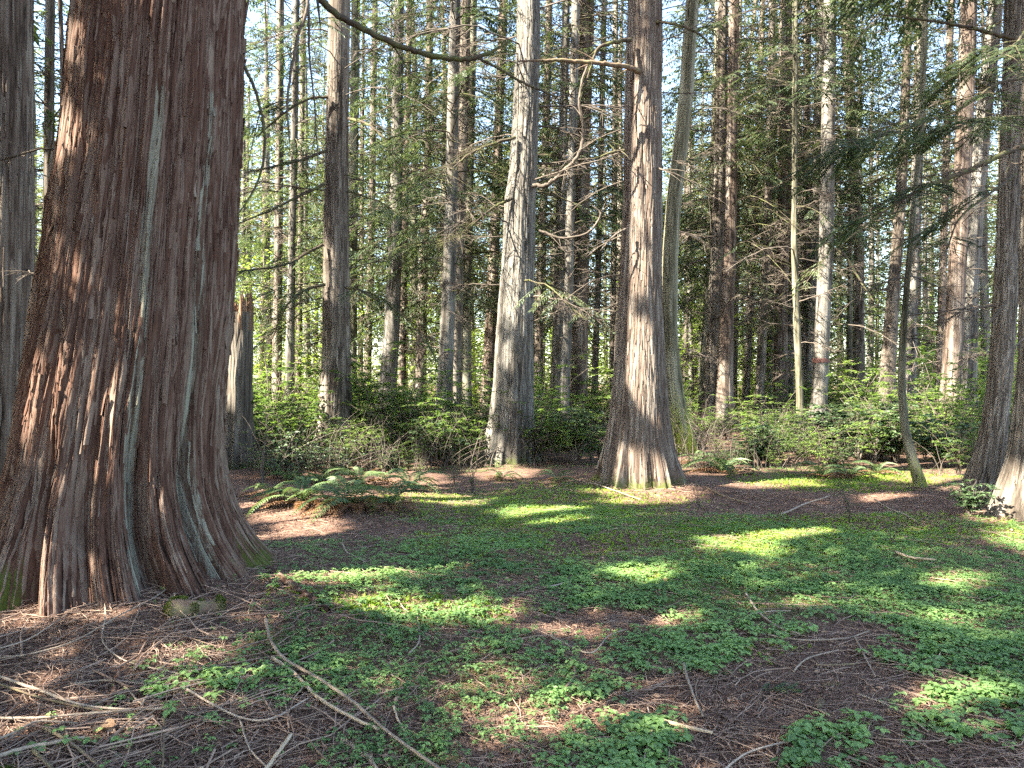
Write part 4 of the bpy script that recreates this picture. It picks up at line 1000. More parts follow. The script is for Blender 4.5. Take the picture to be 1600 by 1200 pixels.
def shrub_geom(seed, h, w, ll, lw, nst, nlf, flat, ntw=9):
    r = rs(seed); TS, TT, LB, LD = [], [], [], []
    for k in range(nst):
        a = r.random() * 6.283; u = np.linspace(0, 1, 8)
        reach = w * (.3 + .7 * r.random()); hh = h * (.45 + .6 * r.random())
        q = np.stack([np.cos(a) * reach * u ** 1.4, np.sin(a) * reach * u ** 1.4, hh * u ** .85], -1)
        q[1:] += (r.random((7, 3)) - .5) * .08 * h; TS.append(q)
        for j in range(ntw):
            t0 = r.integers(2, 8); a2 = r.random() * 6.283; l = (.12 + .30 * r.random()) * w
            d = np.array([np.cos(a2), np.sin(a2), .3 * (r.random() - .3)]); u2 = np.linspace(0, 1, 4)
            tw = q[t0] + d * l * u2[:, None]; tw[:, 2] -= .15 * l * u2 ** 2; TT.append(tw)
            n = int(nlf); s_ = .12 + .88 * r.random(n)
            bb = q[t0] + d * (l * s_)[:, None]; bb[:, 2] -= .15 * l * s_ ** 2
            LB.append(bb + (r.random((n, 3)) - .5) * .025)
            aa = a2 + r.choice([-1, 1], n) * (.5 + .7 * r.random(n))
            LD.append(np.stack([np.cos(aa), np.sin(aa), (r.random(n) - .6) * .6], -1))
    LB = np.concatenate(LB); LD = np.concatenate(LD); m = len(LB); s = .55 + .8 * r.random(m)
    nn = np.stack([(r.random(m) - .5) * flat, (r.random(m) - .5) * flat, np.ones(m)], -1)
    v, f = leaves(LB, LD, nn, ll * s, lw * s, 4, .18)
    v1, f1 = tubes(np.stack(TS), np.broadcast_to(np.linspace(.009, .003, 8), (len(TS), 8)), 4)
    v2, f2 = tubes(np.stack(TT), np.broadcast_to(np.linspace(.0035, .0018, 4), (len(TT), 4)), 3)
    return v, f, np.repeat(r.random(m), 4), v1, f1, v2, f2
def bake_thicket(name, label, protos, n, yr, leaf, seed, smin, smax, thr, nsc):
    r = rs(seed); acc = Acc(); k = 0; tries = 0
    while k < n and tries < 60000:
        tries += 1
        y = yr[0] + (yr[1] - yr[0]) * r.random() ** 1.3; x = (r.random() - .5) * 1.62 * y
        if not bool(clear_of(np.array([x]), np.array([y]))[0]): continue
        d = float(fbm(x * nsc, y * nsc, 0, seed)); 
        if d < thr: continue
        if any((x - bx) ** 2 + (y - by) ** 2 < (br + .1) ** 2 for bx, by, br in FEET): continue
        px, _ = to_px(x, y)
        if 1035 < px < 1115 and y < 18: continue
        lim = float(np.interp(px, [380, 700, 1000, 1075, 1200, 1290, 1600], [1.0, 1.1, 1, .55, .75, 1.1, 1.1])) * min(1, .55 + (y - yr[0]) * .12)
        s = (smin + (smax - smin) * min(1, (d - thr) * 5 * r.random() + .3 * r.random())) * lim
        g = protos[int(r.integers(0, len(protos)))]; a = r.random() * 6.28; o = np.array([x, y, float(gz(x, y))])
        sc = np.array([s, s, s * (.8 + .4 * r.random())])
        acc.add(rotz(g[0] * sc, a) + o, g[1], 0, np.clip(g[2] * .7 + (r.random() - .3) * .8, 0, 1)); acc.add(rotz(g[3] * sc, a) + o, g[4], 1, r.random()); acc.add(rotz(g[5] * sc, a) + o, g[6], 1, .5)
        k += 1
    link(name, acc.mesh(name, [M[leaf], M['twig']], False), label=label, kind="stuff")
FEET = [(t.x, t.y, float(np.interp(0.05, t.zs, t.rr))) for t in TREES]
bake_thicket("salal_thicket", "waist-high thicket of leathery dark leaves between the trunks", [shrub_geom(640 + i, .75, .6, .065, .043, 12, 9, 1.1, 6) for i in range(5)], 210, (12.6, 27), 'salal_leaf', 83, .6, 1.5, .44, .6)
bake_thicket("huckleberry_thicket", "airy light green small-leaved thicket among the trunks", [shrub_geom(650 + i, 1.25, .8, .050, .030, 9, 15, .45, 9) for i in range(5)], 330, (13.0, 32), 'huck_leaf', 84, .6, 1.9, .42, .55)

# bare upright and leaning stems among the leaves
r = rs(88); n = 9500
x = (r.random(n) - .5) * 1.6 * 20; y = 12.3 + 11 * r.random(n) ** 1.4
k = clear_of(x, y + .5) & (fbm(x * .8, y * .8, 0, 89) > .47) & (np.abs(x) < y * .75); x, y = x[k], y[k]; n = len(x); m = 8; u = np.linspace(0, 1, m)
a = r.random(n) * 6.283; L = .5 + 1.3 * r.random(n) ** 1.3; le = .15 + .9 * r.random(n) ** 1.5
bd = (r.random((n, 2)) - .5) * .5
Pt = np.stack([x[:, None] + np.cos(a)[:, None] * (le * L)[:, None] * u ** 1.5 + bd[:, :1] * u ** 2 * L[:, None] + np.cumsum((r.random((n, m)) - .5) * .05, 1),
               y[:, None] + np.sin(a)[:, None] * (le * L)[:, None] * u ** 1.5 + bd[:, 1:] * u ** 2 * L[:, None] + np.cumsum((r.random((n, m)) - .5) * .05, 1),
               gz(x, y)[:, None] + (L * (1 - .35 * le))[:, None] * (u - .25 * u ** 2)], -1)
acc = Acc(); v, f = tubes(Pt, (.0035 + .004 * r.random(n))[:, None] * np.linspace(1.2, .4, m)[None], 3); acc.add(v, f, 0, np.repeat(r.random(n), m * 3))
link("brushwood", acc.mesh("brushwood", [M['twig']]), label="tangle of thin bare stems in the undergrowth", kind="stuff")

# single shrubs and saplings
def shrub_proto(seed, h, w, leaf, ll, lw, nst, nlf, flat=.6):
    r = rs(seed); st = Acc(); fo = Acc(); LB, LD = [], []
    for k in range(nst):
        a = r.random() * 6.283; u = np.linspace(0, 1, 8)
        reach = w * (.3 + .7 * r.random()); hh = h * (.55 + .5 * r.random())
        q = np.stack([np.cos(a) * reach * u ** 1.4, np.sin(a) * reach * u ** 1.4, hh * u ** .85], -1)
        q[1:] += (r.random((7, 3)) - .5) * .07 * h
        v, f = tubes(q[None], np.linspace(.008, .002, 8)[None] * (.7 + h * .4), 5); st.add(v, f, 0, r.random())
        for j in range(9):
            t0 = r.integers(2, 8); a2 = r.random() * 6.283; l = (.12 + .28 * r.random()) * w
            d = np.array([np.cos(a2), np.sin(a2), .25 * (r.random() - .3)]); u2 = np.linspace(0, 1, 5)
            tw = q[t0] + d * l * u2[:, None]; tw[:, 2] -= .15 * l * u2 ** 2
            v, f = tubes(tw[None], np.linspace(.003, .0015, 5)[None], 3); st.add(v, f, 0, .5)
            n = max(4, int(nlf)); s_ = .15 + .85 * r.random(n)
            bb = q[t0] + d * (l * s_)[:, None]; bb[:, 2] -= .15 * l * s_ ** 2
            LB.append(bb + (r.random((n, 3)) - .5) * .02)
            aa = a2 + r.choice([-1, 1], n) * (.5 + .7 * r.random(n))
            LD.append(np.stack([np.cos(aa), np.sin(aa), (r.random(n) - .6) * .5], -1))
    LB = np.concatenate(LB); LD = np.concatenate(LD); m = len(LB)
    nn = np.stack([(r.random(m) - .5) * flat, (r.random(m) - .5) * flat, np.ones(m)], -1); s = .6 + .7 * r.random(m)
    v, f = leaves(LB, LD, nn, ll * s, lw * s, 6); fo.add(v, f, 0, np.repeat(r.random(m), 6))
    return fo.mesh("foliage", [M[leaf]], False), st.mesh("stems", [M['twig']])
SH = {'huck': [shrub_proto(600 + i, 1.3, .75, 'huck_leaf', .045, .028, 11, 16) for i in range(3)],
      'sap': [shrub_proto(610 + i, 1.6, .9, 'huck_leaf', .075, .03, 7, 26, .25) for i in range(2)],
      'salal': [shrub_proto(620 + i, .8, .6, 'salal_leaf', .075, .05, 14, 9, 1.0) for i in range(3)],
      'bare': [shrub_proto(630 + i, 1.1, .45, 'huck_leaf', .03, .018, 6, 2) for i in range(2)]}
def shrub(kind, i, px, py, s, label, grp="shrubs under the trees", rz=0.0):
    Y = gy(py); x = (px - 800) / F * Y
    root = link("shrub", None, label=label, cat="shrub", group=grp, loc=(x, Y, float(gz(x, Y))), rot=(0, 0, rz), scale=(s, s, s))
    fo, st = SH[kind][i % len(SH[kind])]
    link("foliage", fo, root); link("stems", st, root)
for a in [
    ('sap', 0, 455, 722, 1.15, "feathery bright green sapling in front of the gap beside the broken stump"),
    ('sap', 1, 512, 716, .85, "light green sapling spreading across the foot of the dark brown cedar"),
    ('huck', 0, 640, 706, 1.2, "large airy green shrub between the dark brown cedar and the grey swollen trunk"),
    ('huck', 1, 592, 690, 1.35, "pale leafy shrub hiding the foot of the slim grey curving trunk"),
    ('huck', 2, 742, 708, 1.1, "yellow-green shrub at the sunny side of the grey swollen trunk"),
    ('huck', 0, 832, 722, 1.05, "bright green shrub growing against the shaded foot of the grey swollen trunk", 1.0),
    ('salal', 0, 880, 700, 1.4, "shiny-leaved shrub with whitish glare behind the grey swollen trunk's foot"),
    ('salal', 1, 905, 722, 1.3, "dark leathery shrub near the mossy spreading foot of the ridged cedar"),
    ('salal', 2, 672, 722, 1.2, "low dark shrub in front of the large airy green shrub"),
    ('bare', 0, 708, 762, .62, "nearly bare dark-stemmed seedling clump at the edge of the bright moss"),
    ('bare', 1, 738, 758, .7, "bare dark shrub with upright stems beside the seedling clump"),
    ('bare', 0, 410, 752, 1.1, "tangle of bare dark stems between the broken stump and the ferns"),
    ('bare', 1, 470, 744, 1.0, "crooked bare stems rising behind the fern bank"),
    ('bare', 0, 600, 740, .9, "reddish dry twiggy bush behind the fern bank"),
    ('bare', 1, 655, 746, .8, "leaning dead brush at the end of the fern bank"),
    ('huck', 1, 1225, 668, 1.2, "bright green shrub under the two leaning dark trunks"),
    ('salal', 0, 1300, 706, 1.5, "dense dark shrub at the foot of the trunk with the red band"),
    ('salal', 1, 1350, 712, 1.5, "dense blue-green shrub next to the dark one near the red-banded trunk"),
    ('salal', 2, 1400, 716, 1.3, "leathery shrub just behind the bowed sapling"),
    ('salal', 0, 1470, 722, 1.4, "dense shrub in front of the large double trunk"),
    ('huck', 2, 1500, 735, .8, "pale sunlit shrub between the bowed sapling and the dark leaning foot"),
    ('salal', 1, 1185, 722, 1.0, "low glossy shrub behind the big sunlit fern"),
    ('huck', 0, 1345, 690, 1.0, "light green spray of leaves over the dense dark shrubs"),
    ('bare', 0, 1328, 806, .55, "dark upright seedling with few twigs in the middle of the brown litter"),
    ('bare', 1, 697, 880, .38, "thin dark seedling standing alone in the green carpet"),
    ('bare', 0, 1092, 786, .38, "small dark seedling in front of the ridged cedar's foot"),
    ('salal', 2, 1515, 806, .55, "low leafy clump beside the pale flared trunk"),
    ('bare', 1, 1395, 850, .35, "thin twiggy seedling near the low leafy clump"),
    ('huck', 1, 1560, 700, .9, "leafy shrub half hidden behind the dark leaning trunk")]:
    shrub(*a[:6], rz=(a[6] if len(a) > 6 else a[2] * .37))

# ------------------------------------------------------------------ sword ferns
def frond_mesh(name, seed, L, mat, dead=False):
    r = rs(seed); n = 30; u = np.linspace(0, 1, n)
    if dead: q = np.stack([L * u * .95, (r.random() - .5) * .3 * L * u ** 2, L * (.12 * np.sin(u * 3) - .02)], -1)
    else:
        k = .75 + .3 * r.random()
        q = np.stack([L * .9 * u, (r.random() - .5) * .25 * L * u ** 2, L * (k * u - (k + .12) * u ** 2.0)], -1)
    acc = Acc(); v, f = tubes(q[None, ::3], np.linspace(.003, .001, 10)[None], 4); acc.add(v, f, 0, .9)
    d = np.gradient(q, axis=0); d = nrm(d)
    w = L * .15 * np.clip(np.sin(np.pi * np.clip(u * .93 + .05, 0, 1)) ** .55, .1, 1)
    for sg in (-1, 1):
        side = nrm(np.cross(d, np.array([0, 0, 1.0]))) * sg
        dv = side + d * .35 + np.array([0, 0, -.18]) + (r.random((n, 3)) - .5) * (.5 if dead else .18)
        v, f = leaves(q[2:], dv[2:], np.broadcast_to([0, 0, 1.0], (n - 2, 3)) + (r.random((n - 2, 3)) - .5) * (.8 if dead else .3), w[2:], L * .040, 4)
        acc.add(v, f, 0, np.repeat(.3 + .5 * r.random(n - 2), 4))
    return acc.mesh(name, [M[mat]], False)
FR = [frond_mesh("frond", 650 + i, 1.0, 'fern_leaf') for i in range(6)]
DFR = [frond_mesh("dead_frond", 660 + i, 1.0, 'dead_fern', True) for i in range(4)]
def fern(px, py, s, nf, nd, label, seed):
    r = rs(2000 + seed); s *= 1.02; nf = int(nf * .75); Y = gy(py); x = (px - 800) / F * Y
    root = link("sword_fern", None, label=label, cat="fern", group="sword ferns", loc=(x, Y, float(gz(x, Y)) + .02), rot=(0, 0, r.random() * 6))
    for k in range(nf):
        a = k * 2.4 + r.random() * .5; q = s * (.7 + .4 * r.random())
        link("frond", FR[int(r.integers(0, 6))], root, rot=((r.random() - .5) * .4, -.55 + .55 * r.random(), a), scale=(q, q, q))
    for k in range(nd):
        a = r.random() * 6.28; q = s * (.5 + .4 * r.random())
        link("dead_frond", DFR[int(r.integers(0, 4))], root, loc=(0, 0, .02), rot=((r.random() - .5) * .5, .05 * r.random(), a), scale=(q, q, q))
for i, a in enumerate([
    (470, 795, .75, 13, 14, "large fern nearest the massive cedar with many dry brown fronds beneath"),
    (545, 800, .80, 14, 16, "broad fern in the middle of the bank above sunlit dead fronds"),
    (610, 796, .70, 12, 14, "fern at the end of the bank over rusty dead fronds"),
    (640, 758, .70, 13, 5, "bright yellow-green arching fern next to the dry twigs"),
    (560, 752, .70, 12, 6, "fern with pale silvery arching fronds behind the bank"),
    (500, 748, .65, 12, 5, "dark fern below the crooked bare stems"),
    (420, 770, .6, 10, 8, "low dark fern tucked beside the massive cedar"),
    (450, 745, .6, 10, 4, "small fern behind the one tucked beside the massive cedar"),
    (520, 722, .55, 10, 3, "fern growing at the foot of the dark brown cedar"),
    (600, 728, .55, 10, 3, "fern half hidden in dry twigs beyond the bank"),
    (1130, 735, .80, 16, 5, "big sunlit fern behind the curving mossy tree"),
    (1165, 722, .70, 13, 4, "second sunlit fern leaning on the big one"),
    (1088, 722, .60, 11, 3, "fern at the foot of the curving mossy tree"),
    (1285, 738, .65, 13, 8, "fern with drooping dark fronds in front of the dense shrubs"),
    (1330, 738, .55, 10, 12, "fern with rusty dead fronds next to the drooping dark one"),
    (1370, 735, .5, 9, 6, "small yellowish fern short of the bowed sapling"),
    (870, 752, .5, 9, 8, "sparse fern in front of the grey swollen trunk's shrub"),
    (785, 745, .45, 8, 6, "small fern at the mossy foot of the grey swollen trunk"),
    (1530, 790, .4, 8, 3, "little fern between the two trunks at the picture's edge")]):
    fern(*a, seed=i)

# ------------------------------------------------------------------ floor cover: herbs, moss, needles, twigs
def inview(x, y, m=1.12):
    return np.abs(x) < (y * .70 + .4) * m
BASES = [(t.x, t.y, float(np.interp(0.05, t.zs, t.rr))) for t in TREES if t.y < 18]
def free(x, y, k=.95):
    ok = np.ones(len(x), bool)
    for bx, by, br in BASES: ok &= (x - bx) ** 2 + (y - by) ** 2 > (br * k) ** 2
    return ok

def scatter(n, seed, y0=2.2, y1=15, pw=1.5):
    r = rs(seed); u = r.random(n)
    # denser near the eye: constant-ish number per picture area
    y = 1 / (1 / y0 + (1 / y1 - 1 / y0) * u) if pw == 2 else y0 + (y1 - y0) * u ** pw
    x = (r.random(n) * 2 - 1) * (y * .74 + .5)
    return x, y, r

# herbs: little rosettes of ovate leaves
x, y, r = scatter(300000, 41, 2.2, 14.5, 1.25)
d = greenness(x, y) * (.35 + 1.5 * np.clip(fbm(x * 2.6, y * 2.6, 0, 44) - .32, 0, 1) * 2)
k = (r.random(len(x)) < np.clip(d * .85 - .02, 0, 1) * np.interp(y, [2.2, 4.2, 6.5], [.36, .52, 1.0]) * (.35 + .9 * np.clip(vn(x * 6, y * 6, 0, 47) * 2 - .6, 0, 1))) & free(x, y); x, y = x[k], y[k]
n = len(x); nl = 5
h = (.018 + .05 * r.random(n)) * np.clip(1.15 - y / 16, .45, 1)
a0 = r.random(n) * 6.283
A = a0[:, None] + np.arange(nl) * (6.283 / nl) + (r.random((n, nl)) - .5) * .7
sz = (.010 + .016 * r.random(n) ** 1.4) * (.6 + .9 * vn(x * 1.3, y * 1.3, 0, 66)) * np.interp(y, [2.2, 4.2, 6.5], [1.45, 1.3, .95]) * np.clip(1.2 - y / 22, .6, 1.1)
g = gz(x, y)
B = np.stack([x[:, None] + .25 * sz[:, None] * np.cos(A), y[:, None] + .25 * sz[:, None] * np.sin(A), (g + h)[:, None] + (r.random((n, nl)) - .5) * .012], -1).reshape(-1, 3)
D = np.stack([np.cos(A), np.sin(A), .05 - .45 * r.random((n, nl))], -1).reshape(-1, 3)
NN = np.stack([(r.random(n * nl) - .5) * .5, (r.random(n * nl) - .5) * .5, np.ones(n * nl)], -1)
S = np.repeat(sz, nl) * (.7 + .6 * r.random(n * nl))
acc = Acc(); v, f = leaves(B, D, NN, S * 1.15, S * .85, 6, .15)
acc.add(v, f, 0, np.repeat(np.clip(np.repeat(-.05 + .9 * fbm(x * 1.6, y * 1.6, 0, 48) + (r.random(n) - .5) * .5, nl) + (r.random(n * nl) - .5) * .3, 0, 1), 6))
near = np.where(y < 6.5)[0]
st = np.stack([np.stack([x[near], y[near], g[near] - .01], -1), np.stack([x[near] + .004, y[near], g[near] + h[near]], -1)], 1)
v, f = tubes(st, np.full((len(near), 2), .0011), 3); acc.add(v, f, 0, .2)
link("ground_cover", acc.mesh("ground_cover", [M['herb_leaf']], False), label="low green leafy herbs carpeting the clearing", kind="stuff")

# moss: tiny upright tufts over the bright part of the clearing
x, y, r = scatter(230000, 42, 4.0, 14.5, 1.0)
px, py = to_px(x, y)
mz = np.zeros(len(x))
for cx, cy_, rx, ry in [(1170, 838, 190, 38), (860, 790, 210, 32), (820, 850, 170, 30), (700, 776, 110, 12), (1040, 890, 90, 22), (1350, 830, 160, 30), (1180, 1010, 60, 12), (1340, 745, 160, 12), (620, 945, 180, 18), (1570, 825, 60, 15)]:
    mz = np.maximum(mz, np.exp(-(((px - cx) / rx) ** 2 + ((py - cy_) / ry) ** 2) ** 2))
k = (r.random(len(x)) < mz * np.clip(fbm(x * 1.8, y * 1.8, 0, 46) * 2.2 - .35, 0, 1)) & free(x, y); x, y = x[k], y[k]; n = len(x)
a = r.random(n) * 6.283
acc = Acc(); s = .018 + .022 * r.random(n)
v, f = leaves(np.stack([x, y, gz(x, y)], -1), np.stack([np.cos(a) * .8, np.sin(a) * .8, .5 + .6 * r.random(n)], -1), np.stack([(r.random(n) - .5), (r.random(n) - .5), np.ones(n)], -1), s * 1.3, s * .7, 4)
acc.add(v, f, 0, np.repeat(np.clip(.2 + .7 * r.random(n), 0, 1), 4))
link("moss_carpet", acc.mesh("moss_carpet", [M['moss_leaf']], False), label="soft yellow-green moss glowing in the clearing", kind="stuff")

# needles: short dry slivers
x, y, r = scatter(210000, 43, 2.2, 11, 1.6)
k = free(x, y, .9); x, y = x[k], y[k]; n = len(x)
a = r.random(n) * 6.283; l = .025 + .06 * r.random(n) ** 1.5
b = np.stack([x, y, gz(x, y) + .004 + .016 * r.random(n)], -1)
acc = Acc(); v, f = leaves(b, np.stack([np.cos(a), np.sin(a), (r.random(n) - .5) * .35], -1), np.stack([(r.random(n) - .5), (r.random(n) - .5), np.ones(n)], -1), l, (.0022 + .0022 * r.random(n)) * (1 + y * .06), 4)
acc.add(v, f, 0, np.repeat(r.random(n), 4))
link("needle_litter", acc.mesh("needle_litter", [M['needle']], False), label="reddish brown dry needles covering the forest floor", kind="stuff")

# twigs: thin curved pieces of many lengths
def twig_mass(n, seed, y0, y1, pw, l0, l1, rad, mat, lift=.02, left=False):
    x, y, r = scatter(n, seed, y0, y1, pw)
    wgt = 1 - .55 * greenness(x, y)
    k = free(x, y, 1.0) & (r.random(len(x)) < wgt)
    if left: k &= (x < -.15 * y - .1) & (r.random(len(x)) < np.clip(-x / y * 2.2, 0, 1))
    x, y = x[k], y[k]; n = len(x)
    m = 6; u = np.linspace(-.5, .5, m)
    l = l0 + (l1 - l0) * r.random(n) ** 3.0
    a = r.random(n) * 6.283; kap = (r.random(n) - .5) * 1.5
    ang = a[:, None] + kap[:, None] * u[None, :] + (r.random((n, m)) - .5) * .6 + (r.random((n, 1)) < .3) * (np.arange(m)[None] > r.integers(1, 5, (n, 1))) * (r.random((n, 1)) - .5) * 1.6
    st = l[:, None] / (m - 1)
    X = x[:, None] + np.cumsum(np.cos(ang) * st, 1) - l[:, None] * .5 * np.cos(a)[:, None]
    Yv = y[:, None] + np.cumsum(np.sin(ang) * st, 1) - l[:, None] * .5 * np.sin(a)[:, None]
    tilt = (r.random(n) - .5) * .14
    Z = gz(X, Yv) + .006 + lift * r.random(n)[:, None] + (tilt[:, None] * u[None, :] * l[:, None]) + .015 * np.sin(np.pi * (u + .5))[None, :] * r.random(n)[:, None]
    R = (rad * (.5 + .9 * r.random(n)) * (.6 + l))[:, None] * np.linspace(1, .45, m)[None, :]
    acc = Acc(); v, f = tubes(np.stack([X, Yv, Z], -1), R, 4); acc.add(v, f, 0, np.repeat(r.random(n), m * 4))
    return acc
a1 = twig_mass(21000, 51, 2.2, 12, 1.7, .05, .55, .0030, 'litter')
# longer brown twigs lying thick before the great trunk
x0 = twig_mass(2700, 52, 2.3, 4.9, 1.2, .15, .95, .0036, 'litter', .035, left=True)
for key, l in x0.f.items():
    for q in l: a1.f.setdefault(key, []).append(q + a1.n)
a1.v += x0.v; a1.t += x0.t; a1.n += x0.n
link("twig_litter", a1.mesh("twig_litter", [M['litter']]), label="tangle of small dry twigs strewn over the floor", kind="stuff")

# bark flakes and dead leaf scraps
x, y, r = scatter(42000, 53, 2.2, 13, 1.5)
k = free(x, y, 1.0) & (r.random(len(x)) < 1.1 - greenness(x, y)); x, y = x[k], y[k]; n = len(x); a = r.random(n) * 6.283
acc = Acc(); s_ = .008 + .022 * r.random(n) ** 2
v, f = leaves(np.stack([x, y, gz(x, y) + .006 + .014 * r.random(n)], -1), np.stack([np.cos(a), np.sin(a), (r.random(n) - .5) * .7], -1), np.stack([(r.random(n) - .5) * 1.4, (r.random(n) - .5) * 1.4, np.ones(n)], -1), s_ * 1.6, s_ * .8, 6, .2)
acc.add(v, f, 0, np.repeat(r.random(n), 6))
link("flake_litter", acc.mesh("flake_litter", [M['flake']], False), label="brown bark flakes and dead leaf scraps on the floor", kind="stuff")
# debris heaped against the feet of the near trunks
r = rs(54); Pn, Rn = [], []
for bx, by, br in BASES:
    if abs(bx) > by * .85: continue
    n = 420 if by < 7 else 220; a = r.random(n) * 6.283; q = br * (.95 + .5 * r.random(n) ** 1.5)
    cx, cy0 = bx + np.cos(a) * q, by + np.sin(a) * q; l = .06 + .28 * r.random(n) ** 2; b = r.random(n) * 6.283; u = np.linspace(-.5, .5, 5)
    X = cx[:, None] + np.cos(b)[:, None] * l[:, None] * u + (r.random((n, 5)) - .5) * .012; Yv = cy0[:, None] + np.sin(b)[:, None] * l[:, None] * u + (r.random((n, 5)) - .5) * .012
    Pn.append(np.stack([X, Yv, gz(X, Yv) + .01 + .04 * r.random(n)[:, None] + u * ((r.random(n) - .5) * .08)[:, None]], -1)); Rn.append((.0015 + .004 * r.random(n) ** 2)[:, None] * np.linspace(1, .5, 5)[None])
Pn = np.concatenate(Pn); acc = Acc(); v, f = tubes(Pn, np.concatenate(Rn), 4); acc.add(v, f, 0, np.repeat(r.random(len(Pn)), 20))
link("foot_debris", acc.mesh("foot_debris", [M['litter']]), label="twigs and shed bark gathered round the feet of the trunks", kind="stuff")

# ------------------------------------------------------------------ single sticks
def stick(pts, w, mat, label, name="fallen_stick", seed=0, sides=8, lift=.032, blunt=True):
    W = []
    for px, py in pts:
        Y = gy(py); x = (px - 800) / F * Y; W.append([x, Y, 0])
    W = np.array(W); n = max(12, 6 * len(pts))
    q = smooth_line(W, n); r = rs(3000 + seed)
    Ym = W[:, 1].mean(); rad = w / 2 / F * Ym * .72; lift = .055 if seed == 0 else lift
    q[:, 2] = gz(q[:, 0], q[:, 1]) + rad * .8 + lift
    q[:, 2] = np.convolve(np.pad(q[:, 2], 3, mode='edge'), np.ones(7) / 7, 'valid')
    q[:, :2] += (r.random((n, 2)) - .5) * rad * .5
    R = rad * np.linspace(1.1, .75, n) * (1 + (r.random(n) - .5) * .18)
    P2 = np.vstack([q[:1] + (q[0] - q[1]) * .02, q, q[-1:] + (q[-1] - q[-2]) * .02]); R2 = np.concatenate([[.0005], R, [.0005]])
    o = q[0].copy()
    acc = Acc(); v, f = tubes((P2 - o)[None], R2[None], sides); acc.add(v, f, 0, .3 + .6 * r.random())
    me = acc.mesh(name, [M[mat]])
    return link(name, me, label=label, cat="stick" if name == "fallen_stick" else name.split('_')[-1], group="sticks on the forest floor", loc=o)
